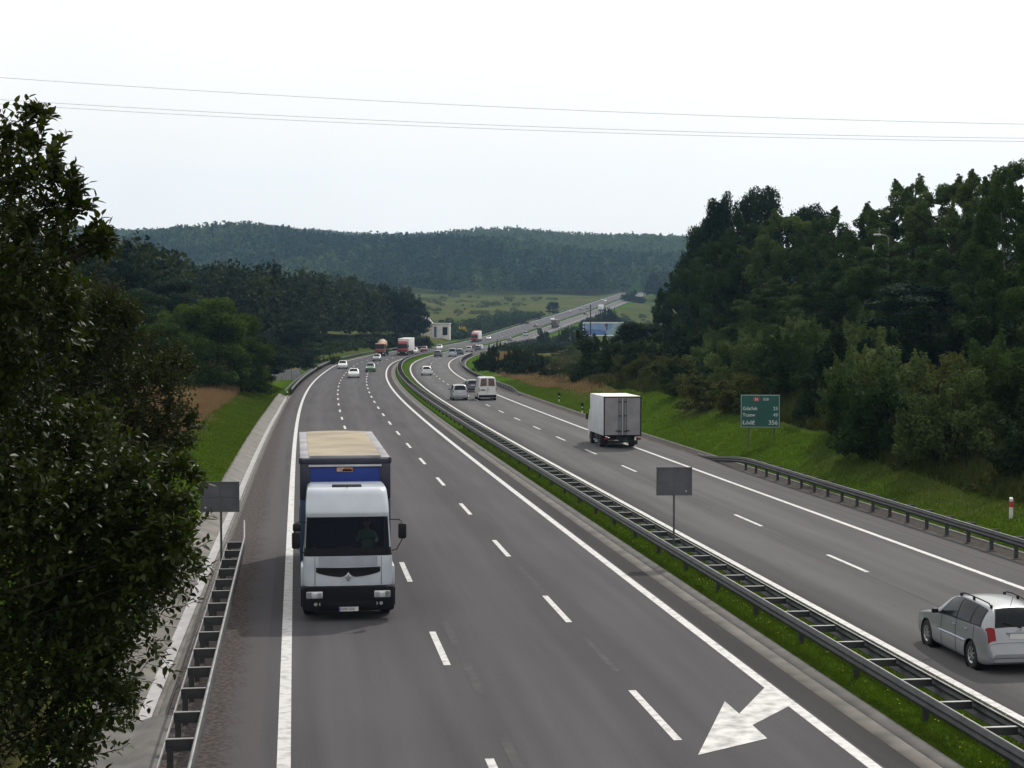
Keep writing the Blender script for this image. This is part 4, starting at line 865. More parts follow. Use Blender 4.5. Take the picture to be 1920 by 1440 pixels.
def plate(parent, txt, loc, size, rot, wdt=.52):
    mb = MB(); mb.box((0, 0, 0), (wdt, .012, .114)); pl = mb.build("number_plate", M['plate'], parent); pl.location = loc; pl.rotation_euler = rot
    mb = MB(); mb.box((wdt/2-.02, .008, 0), (.04, .006, .11)); mb.build("blue_band", M['blue_band'], pl)
    return pl
def text(name, body, size, mat, parent, loc, rot, align='LEFT', ext=.004, shear=0, sx=1.0, bold=0.0):
    cu = bpy.data.curves.new(name, 'FONT'); cu.body = body; cu.size = size; cu.align_x = align; cu.align_y = 'CENTER'; cu.extrude = ext; cu.shear = shear; cu.offset = size*bold
    tmp = bpy.data.objects.new(name+"_curve", cu); col.objects.link(tmp)
    bpy.context.view_layer.update()
    me = bpy.data.meshes.new_from_object(tmp.evaluated_get(bpy.context.evaluated_depsgraph_get()))
    bpy.data.objects.remove(tmp); me.materials.clear(); me.materials.append(mat)
    o = bpy.data.objects.new(name, me); col.objects.link(o); o.parent = parent; o.location = loc; o.rotation_euler = rot; o.scale = (sx, 1, 1); return o
pl = plate(TK, "", (0, .245, .335), .1, (0, 0, 0))
text("plate_lettering", "GMB 5300", .10, M['letter'], pl, (.21, .010, -.002), (PI/2, 0, PI), 'LEFT', .002, 0, .86)
mb = MB()
for x0, x1 in ((-.15, .62), (-.80, -.05)): mb.tube([(x0, -.06, 1.96), (x1, -.10, 2.02)], .014, 5)
mb.build("wiper", M['black'], TK)
# mirrors on arms: two on the kerb side, one on the driver's side
mb = MB(); mb.tube([(-1.12, -.30, 2.66), (-1.38, -.18, 2.66), (-1.46, -.15, 2.58), (-1.47, -.14, 2.16), (-1.30, -.10, 1.86), (-1.17, -.12, 1.84)], .016, 6)
arm = mb.build("mirror_arm", M['black'], TK, True); mb = MB(); mb.box((-1.46, -.14, 2.36), (.22, .13, .42), bev=.05); mb.build("mirror", M['black'], arm, True)
mb = MB(); mb.tube([(1.12, -.30, 2.60), (1.30, -.18, 2.64), (1.40, -.15, 2.60), (1.42, -.15, 2.3), (1.36, -.14, 1.95), (1.26, -.10, 1.84), (1.17, -.12, 1.82)], .016, 6)
arm = mb.build("mirror_arm", M['black'], TK, True); mb = MB(); mb.box((1.38, -.14, 2.14), (.23, .13, .44), bev=.05); mb.build("mirror", M['black'], arm, True)
mb = MB(); mb.box((1.36, -.14, 2.49), (.22, .13, .22), bev=.05); mb.build("mirror", M['black'], arm, True)
# cab interior
mb = MB(); mb.box((0, -.45, 1.72), (2.1, .5, .26), bev=.06); mb.build("dashboard", M['dark'], TK, True)
mb = MB(); mb.box((0, -1.9, 2.3), (2.1, .06, 1.2)); mb.build("rear_wall", M['dark'], TK)
for sx in (-1, 1):
    mb = MB(); mb.box((sx*.55, -1.25, 1.55), (.55, .55, .16), bev=.05); mb.box((sx*.55, -1.52, 2.0), (.52, .16, .85), bev=.06); mb.build("seat", M['dark'], TK, True)
mb = MB(); n_ = 20; mb.tube([(-.55+.22*math.cos(2*PI*k/n_), -.78+.10*math.sin(2*PI*k/n_), 1.92+.19*math.sin(2*PI*k/n_)) for k in range(n_+1)], .016, 6, cap=False); mb.build("steering_wheel", M['black'], TK, True)
# tarpaulin body
BY0, BLN, BW, BZ0, BZ1 = -2.35, 11.2, 2.52, 1.1, 4.16
mb = MB(); mb.box((0, BY0-BLN/2, (BZ0+BZ1)/2), (BW-.04, BLN-.04, BZ1-BZ0-.04)); body = mb.build("cargo_body", M['tarp_side'], TK)
mb = MB(); mb.box((0, BY0-.0, 2.9), (1.94, .04, 2.0)); mb.build("front_panel", M['tarp_blue'], body)
mb = MB()
for sx in (-1, 1): mb.box((sx*1.12, BY0+.0, 3.55), (.30, .08, 1.1), bev=.02)
mb.box((0, BY0+.0, 4.07), (2.56, .10, .15), bev=.02)
for sx in (-1, 1): mb.box((sx*1.25, BY0-.02, 4.10), (.10, .14, .16), bev=.02)
mb.build("front_frame", M['frame_navy'], body, True)
for sx in (-1, 1):
    mb = MB(); mb.box((sx*1.12, BY0+.0, 2.05), (.30, .08, 1.88), bev=.02); mb.build("corner_panel", M['corner_blue'], body, True)
mb = MB(); mb.box((0, BY0+.055, 3.955), (2.04, .03, .055)); mb.build("top_rail", M['strip_pale'], body)
# roof sheet sagging gently between its bows
nx, ny = 13, 45; V = []; 
for j in range(ny):
    for i_ in range(nx):
        x = (i_/(nx-1)-.5)*(BW-.5); y = BY0-.10-(BLN-.2)*j/(ny-1); z = BZ1+.035+.03*(1-(x/1.0)**2)-.022*(.5-.5*math.cos(2*PI*j/(ny-1)*9))*(1-abs(x)/1.1)
        V.append((x, y, z))
ii = np.arange(nx*ny).reshape(ny, nx); mesh_np("roof_sheet", V, np.stack([ii[:-1, :-1], ii[:-1, 1:], ii[1:, 1:], ii[1:, :-1]], -1).reshape(-1, 4), M['tarp_roof'], body, True)
mb = MB()
for sx in (-1, 1): mb.box((sx*1.125, BY0-BLN/2, BZ1-.005), (.27, BLN, .05), bev=.015)
mb.box((0, BY0-.09, BZ1+.03), (2.0, .16, .10), bev=.02); mb.box((0, BY0-BLN+.07, BZ1), (1.96, .14, .04)); mb.build("roof_border", M['roof_edge'], body, True)
mb = MB(); mb.box((.02, BY0+.04, 3.84), (.46, .02, .13)); lb_ = mb.build("body_label", M['label'], body)
text("label_lettering", "GT", .13, M['white_letter'], lb_, (.235, BY0+.054, 3.84), (PI/2, 0, PI), 'LEFT', .002, .25)
mb = MB(); mb.box((-.05, BY0+.052, 3.825), (.26, .006, .05)); mb.build("label_bar", M['dark'], lb_)
# buckles and straps along the curtain sides
mb = MB()
for k in range(14):
    for sx in (-1, 1): mb.box((sx*1.262, BY0-.5-k*.78, 1.35), (.02, .05, .55))
mb.build("curtain_strap", M['frame_navy'], body)
mb = MB(); mb.box((0, -7.6, .92), (.95, 11.8, .26)); mb.box((0, -13.4, .55), (2.3, .14, .14)); mb.box((1.0, -4.2, .62), (.4, 1.3, .5), bev=.04); mb.box((-1.0, -4.2, .62), (.4, 1.3, .5), bev=.04); mb.build("chassis", M['black'], TK)
for y in (-1.1, -3.6, -9.8, -11.1):
    for sx in (-1, 1): lorry_wheel(TK, sx*1.04, y, .50, .30)

# the driver, seated behind the windscreen
def skinned(name, nodes, edges, mats, parent, mid=None, sub=2):
    me = bpy.data.meshes.new(name); me.from_pydata([n_[0] for n_ in nodes], edges, []); o = bpy.data.objects.new(name, me); col.objects.link(o)
    md = o.modifiers.new("skin", 'SKIN'); o.modifiers.new("sub", 'SUBSURF').levels = sub
    for v, n_ in zip(me.skin_vertices[0].data, nodes): v.radius = (n_[1], n_[2] if len(n_) > 2 else n_[1])
    me.skin_vertices[0].data[0].use_root = True
    bpy.context.view_layer.update(); m2 = bpy.data.meshes.new_from_object(o.evaluated_get(bpy.context.evaluated_depsgraph_get())); bpy.data.objects.remove(o)
    m2.materials.clear()
    for m_ in mats: m2.materials.append(m_)
    if mid:
        for f in m2.polygons: f.material_index = mid(f.center)
    for f in m2.polygons: f.use_smooth = True
    o = bpy.data.objects.new(name, m2); col.objects.link(o); o.parent = parent; return o
M['skin'] = flat("skin", (.36, .20, .14), .55); M['shirt'] = flat("green_shirt", (.10, .26, .16), .8); M['hair'] = flat("dark_hair", (.02, .015, .012), .7); M['trouser'] = flat("dark_trousers", (.03, .035, .05), .8)
DX = -.55
nd = [((DX, -1.25, 1.72), .16, .12), ((DX, -1.30, 1.95), .155, .11), ((DX, -1.30, 2.15), .18, .11), ((DX, -1.28, 2.28), .07, .07), ((DX, -1.24, 2.36), .055, .055), ((DX, -1.21, 2.45), .085, .10), ((DX, -1.22, 2.54), .07, .085),
      ((DX-.20, -1.28, 2.19), .062), ((DX-.27, -1.10, 1.98), .05), ((DX-.20, -.86, 1.98), .036), ((DX-.17, -.79, 2.0), .032),
      ((DX+.20, -1.28, 2.19), .062), ((DX+.27, -1.10, 1.98), .05), ((DX+.20, -.86, 1.98), .036), ((DX+.17, -.79, 2.0), .032),
      ((DX-.12, -.95, 1.70), .085), ((DX-.13, -.72, 1.45), .06), ((DX+.12, -.95, 1.70), .085), ((DX+.13, -.72, 1.45), .06)]
ed = [(0, 1), (1, 2), (2, 3), (3, 4), (4, 5), (5, 6), (2, 7), (7, 8), (8, 9), (9, 10), (2, 11), (11, 12), (12, 13), (13, 14), (0, 15), (15, 16), (0, 17), (17, 18)]
drv = empty("person"); 
drv.matrix_world = TK.matrix_basis
tag(drv, "lorry driver in a green shirt holding the wheel behind the windscreen", "person")
skinned("body", nd, ed, [M['skin'], M['shirt'], M['trouser']], drv, lambda c: 2 if c.z < 1.78 and abs(c.x-DX) < .24 else (0 if (c.z > 2.30 or c.y > -1.02) else 1))
hb = MB(); hb.lathe([(0, .115), (.06, .10), (.095, .05), (.10, 0), (.095, -.05)], 16, Matrix.Translation((DX, -1.245, 2.51))); hb.build("hair", M['hair'], drv, True)
fb = MB(); fb.box((DX, -1.115, 2.44), (.025, .04, .05), bev=.01)
for sx in (-1, 1): fb.box((DX+sx*.085, -1.22, 2.45), (.02, .04, .06), bev=.008)
fb.build("nose_and_ears", M['skin'], drv, True)

# ------------------------------------------------------------------ signs, posts, wires, buildings
for s_, o_, lb in ((58.6, -11.41, "grey sign seen from behind beside the left ditch"), (60.4, 3.34, "grey sign seen from behind standing within the median guardrail")):
    a = float(th(s_)); p = road(s_, o_); t = empty("road_sign", p, (0, 0, -a*.35)); tag(t, lb, "road sign", "grey sign backs facing oncoming traffic")
    zb = 2.13 if o_ < 0 else 2.26
    mb = MB(); mb.tube([(0, .04, -.4), (0, .04, zb+.9)], .035, 10); mb.build("post", M['post_metal'], t, True)
    xo = .0 if o_ > 0 else -.02
    mb = MB(); mb.box((xo, 0, zb+.46), (1.18, .012, .92)); bd = mb.build("board", M['grey_sign'], t)
    mb = MB()
    mb.box((xo, -.010, zb+.46), (1.16, .012, .03)); mb.box((xo, -.012, zb+.46), (.03, .012, .90))
    for x in (-.585, .585): mb.box((xo+x, -.01, zb+.46), (.02, .03, .94))
    for z in (0, .92): mb.box((xo, -.01, zb+z), (1.19, .03, .02))
    mb.build("edge_fold", M['post_metal'], bd)
    mb = MB(); mb.box((xo+.40, -.009, zb+.13), (.05, .006, .05)) if o_ > 0 else mb.box((xo-.45, -.009, zb+.13), (.05, .006, .05)); mb.build("sticker", M['strip_pale'], bd)
# green direction sign
M['sign_green'] = noise_mat("green_sign_face", (.003, .058, .045), (.005, .075, .06), .8, .6)
M['sign_red'] = flat("red_sign_patch", (.30, .015, .02), .45)
M['sign_text'] = flat("sign_lettering", (.42, .48, .48), .5)
sx0, sy0 = (1426-960)/3080*97.0, 97.0
zg = float(Gxy(sx0, sy0)[0]); zb = CAM_H-(802-609)/3080*97; wS, hS = 73/3080*97, 62/3080*97
gs = empty("direction_sign", (sx0, sy0, zg), (0, 0, -.10)); tag(gs, "green direction sign with white town names and distances on two posts", "road sign")
zb -= zg
for x in (-.72, .80):
    mb = MB(); mb.tube([(x, .05, -.6), (x, .05, zb+hS*.95)], .045, 10); mb.build("post", M['post_metal'], gs, True)
mb = MB(); mb.box((0, 0, zb+hS/2), (wS, .03, hS), bev=.008); bd = mb.build("board", M['sign_green'], gs)
mb = MB()
for x in (-1, 1): mb.box((x*(wS/2-.035), -.0175, zb+hS/2), (.022, .004, hS-.05))
for z in (.035, hS-.035): mb.box((0, -.0175, zb+z), (wS-.09, .004, .022))
mb.build("border", M['sign_text'], bd)
mb = MB(); mb.box((-.22, -.018, zb+hS*.865), (.40, .005, .24)); mb.build("route_patch", M['sign_red'], bd)
R0 = (PI/2, 0, 0)
for body_, size, x, zf, al in (("S6", .22, -.33, .865, 'LEFT'), ("E28", .21, .17, .865, 'LEFT'), ("Gdańsk", .27, -1.03, .585, 'LEFT'), ("23", .27, 1.03, .585, 'RIGHT'), ("Tczew", .27, -1.03, .39, 'LEFT'), ("49", .27, 1.03, .39, 'RIGHT'), ("Łódź", .34, -1.03, .16, 'LEFT'), ("356", .36, 1.03, .16, 'RIGHT')):
    text("lettering", body_, size, M['sign_text'], bd, (x, -.024, zb+hS*zf-size*.05), R0, al, .003, 0, 1.02, .018)
# delineator posts
M['post_white'] = flat("post_white", (.50, .50, .48), .6); M['post_red'] = flat("post_red", (.35, .02, .02), .5)
def delineator(x, y, lb, dark=False, red=False, h=1.0):
    z = float(Gxy(x, y)[0]); t = empty("delineator_post", (x, y, z)); tag(t, lb, "delineator", "roadside delineator posts")
    mb = MB(); mb.prism([(-.05, -.2), (-.05, h-.06), (.05, h), (.05, -.2)], -.06, .06); mb.build("post", M['post_white'], t)
    mb = MB(); mb.box((0, 0, h-.26), (.126, .106, .22)); mb.build("band", M['black'] if not red else M['post_red'], t)
    if dark: mb = MB(); mb.box((0, -.01, h+.14), (.26, .05, .34), bev=.04); mb.build("reflector_plate", M['black'], t, True)
delineator(4.75, 165.5, "delineator post with dark head by the verge ahead of the box lorry", True, h=.6)
delineator(6.25, 146.0, "delineator post with dark plate just left of the box lorry", True, h=.65)
delineator(18.75, 61.5, "white delineator post with red band behind the guardrail at right edge", red=True, h=.8)
delineator(-23.35, 170.5, "short delineator post where the left ditch meets the reddish verge")
delineator(-36.4, 293.0, "white delineator post behind the left curve's guardrail, nearer one")
delineator(-38.8, 334.0, "white delineator post behind the left curve's guardrail, farther one")
# three cables crossing the sky
def cable(d, pts, lb):
    x0, x1 = -75.0, 75.0; n_ = 41; xs = np.linspace(x0, x1, n_)
    px = np.array([q[0] for q in pts]); py = np.array([q[1] for q in pts]); c = np.polyfit((px-960)/3080*d, CAM_H+(609-py)/3080*d, 2 if len(pts) > 2 else 1)
    zs = np.polyval(c, xs); mb = MB(); mb.tube([(x, d, z) for x, z in zip(xs, zs)], .0115, 6); tag(mb.build("power_cable", M['wire'], None, True), lb, "cable", "overhead cables crossing the sky")
cable(92, [(0, 148), (960, 204), (1920, 235)], "topmost thin cable crossing the whole sky")
cable(94, [(0, 189), (960, 238), (1920, 261)], "upper of the two close cables below the top one")
cable(96, [(0, 197), (960, 245), (1920, 267)], "lowest thin cable crossing the whole sky")
# billboard, pole
M['bill_sky'] = noise_mat("poster_pale_blue", (.10, .19, .37), (.20, .30, .47), .35, .5)
M['bill_blue'] = flat("poster_blue", (.06, .13, .32), .5, var=.3); M['bill_dark'] = flat("poster_brown", (.10, .04, .05), .5); M['bill_white'] = flat("white_frame", (.62, .64, .66), .5); M['bill_green'] = flat("poster_grey_green", (.22, .32, .33), .5)
bx, by = (1131-960)/3080*500, 500.0; z = float(Gxy(bx, by)[0]); bt = empty("billboard", (bx, by, z), (0, 0, -.02)); tag(bt, "white framed billboard with a blue poster rising above the bushes", "billboard")
zc_ = CAM_H-(617-609)/3080*500-z
mb = MB(); mb.box((0, 0, zc_), (12.2, .3, 4.1)); mb.build("panel", M['bill_sky'], bt)
mb = MB()
for sx in (-1, 1): mb.box((sx*6.05, -.18, zc_), (.32, .08, 4.2))
for sz in (-1, 1): mb.box((0, -.18, zc_+sz*1.95), (12.4, .08, .34))
mb.build("frame", M['bill_white'], bt)
mb = MB(); V = [(-5.8+.0, -.17, zc_-1.75)]+[(-5.8+k*.5, -.17, zc_-.1-.002*(k**2)*(1 if k > 6 else .3)) for k in range(14)]+[(1.0, -.17, zc_-1.75)]; mb.add(V, [tuple(range(len(V)))])
mb.build("poster_band", M['bill_blue'], bt)
mb = MB(); mb.lathe([(0, .0), (.5, .0), (.55, .01)], 18, Matrix.Translation((.95, -.17, zc_+1.2)) @ Matrix.Rotation(PI/2, 4, 'X')); mb.add([(.7, -.172, zc_+1.0), (1.2, -.172, zc_+1.0), (1.35, -.172, zc_-.2), (.9, -.172, zc_-.4)], [(0, 1, 2, 3)]); mb.build("poster_figure", M['bill_dark'], bt)
mb = MB(); mb.add([(1.5, -.168, zc_-1.75), (5.8, -.168, zc_-1.75), (5.8, -.168, zc_+1.75), (3.4, -.168, zc_+1.75)], [(0, 1, 2, 3)]); mb.build("poster_panel", M['bill_green'], bt)
for x in (-4, 0, 4):
    mb = MB(); mb.tube([(x, .25, -1), (x, .25, zc_)], .16, 8); mb.build("leg", M['dark'], bt)
px_, py_ = (1107-960)/3080*440, 440.0; z = float(Gxy(px_, py_)[0]); pt = empty("utility_pole", (px_, py_, z)); tag(pt, "dark wooden pole standing in front of the billboard", "pole")
hp = CAM_H+(609-571)/3080*440-z
mb = MB(); mb.tube([(0, 0, -1), (0, 0, hp)], .24, 10, .15); mb.build("shaft", M['wood'], pt, True); mb = MB(); mb.box((0, 0, hp-.5), (.5, .16, .12)); mb.build("crossarm", M['wood'], pt)
bx, by = (1228-960)/3080*470, 470.0; z = float(Gxy(bx, by)[0]); b2 = empty("billboard", (bx, by, z)); tag(b2, "small blue panel with white edge among the trees right of the billboard", "billboard")
zc_ = CAM_H-(630-609)/3080*470-z; mb = MB(); mb.box((0, 0, zc_), (5, .2, 2.6)); mb.build("panel", M['bill_blue'], b2); mb = MB(); mb.box((0, -.12, zc_+1.25), (5.1, .06, .3)); mb.build("frame", M['bill_white'], b2); mb = MB(); mb.tube([(0, .2, -1), (0, .2, zc_)], .15, 8); mb.build("leg", M['dark'], b2)
# white garage-like house in the dip
M['plaster'] = noise_mat("pale_plaster", (.42, .41, .37), (.54, .53, .48), .5, .85); M['roof_grey'] = noise_mat("grey_roof_sheet", (.28, .27, .26), (.38, .37, .36), .6, .7); M['cream'] = flat("cream_wall", (.42, .38, .28), .85); M['door_blue'] = flat("blue_door", (.03, .045, .12), .5)
hx, hy = (822-960)/3080*640, 640.0; z = float(Gxy(hx, hy)[0]); ht = empty("house", (hx, hy, z), (0, 0, -.05)); tag(ht, "white flat-fronted house with a grey gabled wing below the meadow", "house")
h0 = CAM_H-(607-609)/3080*640-z; hb_ = max(-1.0, CAM_H-(630-609)/3080*640-z)
mb = MB(); mb.box((1.0, 3, h0/2-.5), (6.6, 6, h0+1)); mb.build("wall", M['plaster'], ht)
mb = MB(); mb.box((1.0, 2.9, h0+.15), (7.2, 6.6, .3)); mb.build("flat_roof", M['bill_white'], ht)
mb = MB(); mb.box((-1.2, -.06, h0*.45), (1.0, .12, h0*.72)); mb.build("door", M['door_blue'], ht)
mb = MB(); mb.box((2.6, -.05, h0*.5), (1.9, .1, h0*.55)); mb.build("window", M['glass'], ht)
mb = MB(); mb.box((-4.6, 3.5, h0/2-.6), (4.6, 6, h0-.2)); mb.build("wall", M['cream'], ht)
mb = MB(); V = [(-8.0, .2, h0-.4), (-1.9, .2, h0-.4), (-5.0, .2, h0+3.2), (-8.0, 7, h0-.4), (-1.9, 7, h0-.4), (-5.0, 7, h0+3.2)]; mb.add(V, [(0, 1, 2), (5, 4, 3), (0, 2, 5, 3), (1, 4, 5, 2), (0, 3, 4, 1)]); rf_ = mb.build("roof", M['roof_grey'], ht)
mb = MB(); mb.box((-5.4, 4, h0+3.0), (.6, .6, 1.2)); mb.build("chimney", M['cream'], rf_)
# grey board fence at the end of the ditch
M['fence'] = noise_mat("weathered_boards", (.06, .06, .065), (.12, .12, .125), 1.2, .9)
f0, f1 = Vector(((508-960)/3080*215, 215, 0)), Vector(((563-960)/3080*245, 245, 0)); ft = empty("fence", (f0.x, f0.y, float(Gxy(f0.x, f0.y)[0]))); tag(ft, "weathered grey board fence at the foot of the left wood", "fence")
mb = MB(); nb = 30
for k in range(nb):
    q = f0.lerp(f1, k/(nb-1))-f0; zz = float(Gxy(f0.x+q.x, f0.y+q.y)[0])-ft.location.z; mb.box((q.x, q.y, zz+.75), (.06, 1.28, 1.5+.1*math.sin(k*2.3)), -math.atan2(f1.x-f0.x, f1.y-f0.y))
mb.build("board_panel", M['fence'], ft)
for k in (0, .33, .66, 1):
    q = f0.lerp(f1, k)-f0; zz = float(Gxy(f0.x+q.x, f0.y+q.y)[0])-ft.location.z; mb = MB(); mb.box((q.x, q.y-.1, zz+.8), (.14, .14, 2.0)); mb.build("post", M['fence'], ft)
# street lamp among the right-hand trees
lx, ly = (1664-960)/3080*138, 138.0; z = float(Gxy(lx, ly)[0]); lt = empty("street_lamp", (lx, ly, z)); tag(lt, "pale street lamp with a short arm standing among the right-hand trees", "street lamp")
hl_ = CAM_H+(609-446)/3080*138-z
M['lamp_post'] = flat("pale_lamp_post", (.13, .125, .115), .6)
mb = MB(); mb.tube([(0, 0, -.5), (0, 0, hl_)], .08, 10, .05); mb.build("pole", M['lamp_post'], lt, True); mb = MB(); mb.tube([(0, 0, hl_), (-.25, 0, hl_+.2), (-.75, 0, hl_+.22)], .035, 8); mb.build("arm", M['lamp_post'], lt, True)
mb = MB(); mb.box((-.95, 0, hl_+.24), (.6, .24, .14), bev=.05); mb.build("lamp_head", M['strip_pale'], lt, True)

# ------------------------------------------------------------------ vegetation
def unit(rng, n):
    v = rng.normal(size=(n, 3)); return v/np.linalg.norm(v, axis=1, keepdims=True)
def leaf_cards(rng, P_, Nn, L_, W_, droop=0.0):
    n = len(P_); t = unit(rng, n); t[:, 2] -= droop; t -= (t*Nn).sum(1)[:, None]*Nn; t /= np.linalg.norm(t, axis=1, keepdims=True)+1e-9; b = np.cross(Nn, t)
    L_ = np.asarray(L_)[:, None]; W_ = np.asarray(W_)[:, None]
    V = np.stack([P_-t*L_, P_-b*W_+t*L_*.15, P_+t*L_, P_+b*W_+t*L_*.15], 1).reshape(-1, 3)
    return V, np.arange(4*n).reshape(n, 4)
def cloud(rng, C, R, n, size, sq=(1, 1, 1), droop=0.0, shell=.5, ups=.25):
    C = np.asarray(C, float); R = np.asarray(R, float); k = rng.choice(len(C), n, p=R**2/np.sum(R**2)); d = unit(rng, n)
    f = shell+(1-shell)*rng.random(n)**.6; P_ = C[k]+d*(R[k]*f)[:, None]*np.array(sq)
    Nn = d*.7+unit(rng, n)*.8+np.array([0, 0, ups]); Nn /= np.linalg.norm(Nn, axis=1, keepdims=True)
    L_ = size*(.6+.8*rng.random(n)); return leaf_cards(rng, P_, Nn, L_, L_*.62, droop)
def crown_clusters(rng, kind, H, W):
    C = []; R = []
    if kind == 'broad':
        for k in range(66):
            t = .06+.94*rng.random()**.8; rad = W/2*math.sqrt(max(.02, 1-((t-.48)/.56)**2)); a = rng.random()*2*PI; q = rad*(.35+.6*rng.random()); C.append((q*math.cos(a), q*math.sin(a), t*H*.93)); R.append(W*(.06+.10*rng.random()))
    elif kind == 'birch':
        for k in range(80):
            t = .05+.90*rng.random()**.85; rad = W/2*math.sqrt(max(.03, 1-((t-.40)/.58)**2)); a = rng.random()*2*PI; q = rad*(.25+.75*rng.random()); C.append((q*math.cos(a), q*math.sin(a), t*H*.93)); R.append(W*(.05+.07*rng.random())*(1.25-.6*t))
        for k in range(6):                   # leading shoots that break the outline
            a = rng.random()*2*PI; q = W*.46*rng.random()**.6; zt = H*(1.0-.32*(q/W*2)**2-.08*rng.random()); l = H*(.06+.05*rng.random())
            for j in range(7): f = j/6; C.append((q*math.cos(a)*(1+.1*f)+rng.normal()*.1, q*math.sin(a)*(1+.1*f)+rng.normal()*.1, zt-l*(1-f))); R.append(W*(.055*(1-f)+.010))
    elif kind == 'pine':
        for k in range(32):
            t = .35+.65*rng.random(); rad = W/2*math.sqrt(max(.05, 1-((t-.62)/.45)**2)); a = rng.random()*2*PI; q = rad*(.3+.65*rng.random()); C.append((q*math.cos(a), q*math.sin(a), t*H*.95)); R.append(W*(.09+.09*rng.random()))
    elif kind == 'shrub':
        for q_ in range(8):                  # uneven lobes, each a stool of stems of its own height
            a = q_*2*PI/7+rng.random()*.8; q = (0 if q_ == 7 else W*(.16+.20*rng.random())); lh = H*(.45+.55*rng.random()); lr = W*(.13+.10*rng.random()); bx_, by_ = q*math.cos(a), q*math.sin(a)
            for k in range(9):
                t = .05+.9*rng.random(); rr = lr*math.sqrt(max(.05, 1-((t-.35)/.68)**2)); aa = rng.random()*2*PI; C.append((bx_+rr*math.cos(aa)*.9, by_+rr*math.sin(aa)*.9, t*lh)); R.append(W*(.045+.065*rng.random()))
            for k in range(3):
                aa = rng.random()*2*PI; zt = lh*(1.0+.18*rng.random()); l = lh*(.2+.2*rng.random()); g_ = lr*.8*rng.random()
                for j in range(6): f = j/5; C.append((bx_+g_*math.cos(aa)*(1+.5*f), by_+g_*math.sin(aa)*(1+.5*f), zt-l*(1-f))); R.append(W*(.05*(1-f)+.010))
    elif kind == 'spruce':
        for k in range(64):
            t = .05+.95*rng.random(); rad = W/2*(1-t)*.95; a = rng.random()*2*PI; q = rad*(.45+.55*rng.random()); C.append((q*math.cos(a), q*math.sin(a), t*H-.15*q)); R.append(W*(.05+.07*(1-t)))
    return np.array(C), np.array(R)
VAR = {}
def plant_variant(key, kind, H, W, n, size, leafm, barkm, seed, sq=(1, 1, 1), droop=0.0):
    rng = np.random.default_rng(seed); C, R = crown_clusters(rng, kind, H, W)
    V, F = cloud(rng, C, R, n, size, sq, droop)
    # thin spray of single leaves beyond the clusters for a ragged outline
    m = n//9; k = rng.integers(len(C), size=m); d = unit(rng, m); d[:, 2] = np.abs(d[:, 2])*.8; P_ = C[k]+d*(R[k]*(1+.45*rng.random(m)))[:, None]
    V2, F2 = leaf_cards(rng, P_, unit(rng, m), np.full(m, size*.8), np.full(m, size*.45)); 
    me_c = mesh_np("crown", np.concatenate([V, V2]), np.concatenate([F, F2+len(V)]), leafm); md = me_c.data; bpy.data.objects.remove(me_c)
    mb = MB(); lean = rng.normal(size=2)*.03*H
    if kind == 'shrub':
        for k in range(7):
            a = rng.random()*2*PI; mb.tube([(.05*W*math.cos(a), .05*W*math.sin(a), -.3), (.15*W*math.cos(a), .15*W*math.sin(a), H*.4), (.27*W*math.cos(a+.3), .27*W*math.sin(a+.3), H*.75)], .03*H**.5, 5, .01)
    else:
        r0 = .020*H+.03; pts = [(0, 0, -.6), (lean[0]*.2, lean[1]*.2, H*.25), (lean[0]*.6, lean[1]*.6, H*.5), (lean[0], lean[1], H*.74)]; mb.tube(pts, r0, 8, r0*.12)
        for k in rng.choice(len(C), min(len(C), 16), replace=False):
            c = C[k]; z0 = max(.12*H, c[2]-.35*math.hypot(c[0], c[1])-.08*H); q = z0/H
            mb.tube([(lean[0]*q, lean[1]*q, z0), (c[0]*.55, c[1]*.55, z0+(c[2]-z0)*.6), tuple(c)], r0*.34, 5, r0*.08)
    tr = mb.build("trunk" if kind != 'shrub' else "stems", barkm, None, True); td = tr.data; bpy.data.objects.remove(tr)
    VAR[key] = (md, td, H, W)
plant_variant('maple_a', 'broad', 14, 9, 30000, .13, M['f_maple'], M['bark'], 11)
plant_variant('maple_b', 'broad', 14, 8, 30000, .13, M['f_maple'], M['bark'], 12)
plant_variant('birch_a', 'birch', 14, 7.5, 40000, .095, M['f_birch'], M['bark'], 21, (1, 1, 1.05), .15)
plant_variant('birch_b', 'birch', 14, 7, 40000, .095, M['f_birch'], M['bark'], 22, (1, 1, 1.05), .15)
plant_variant('birch_c', 'birch', 13, 8, 40000, .095, M['f_mix'], M['bark'], 23, (1, 1, 1.05), .1)
plant_variant('pine_a', 'pine', 14, 7.5, 20000, .13, M['f_pine'], M['bark'], 31, (1.1, 1.1, .7))
plant_variant('pine_b', 'pine', 14, 7, 20000, .13, M['f_pine'], M['bark'], 32, (1.1, 1.1, .75))
plant_variant('spruce', 'spruce', 14, 6, 12000, .16, M['f_pine'], M['bark'], 33, (1.2, 1.2, .6), .4)
plant_variant('willow_a', 'shrub', 4, 6, 15000, .085, M['f_willow'], M['bark'], 41)
plant_variant('willow_b', 'shrub', 4.5, 5.5, 15000, .085, M['f_willow'], M['bark'], 42)
plant_variant('willow_c', 'shrub', 4, 6, 16000, .085, M['f_willow'], M['bark'], 43)
plant_variant('willow_d', 'shrub', 4.2, 6, 16000, .085, M['f_mixs'], M['bark'], 44)
plant_variant('shrub_c', 'shrub', 4, 5, 14000, .085, M['f_dark'], M['bark'], 53)
plant_variant('shrub_d', 'shrub', 4, 5, 14000, .085, M['f_mixs'], M['bark'], 54)
plant_variant('shrub_a', 'shrub', 3.5, 5, 15000, .085, M['f_dark'], M['bark'], 51)
plant_variant('shrub_b', 'shrub', 4, 5, 15000, .085, M['f_dark'], M['bark'], 52)
plant_variant('olive', 'shrub', 3, 5, 9000, .09, M['f_olive'], M['bark'], 61)
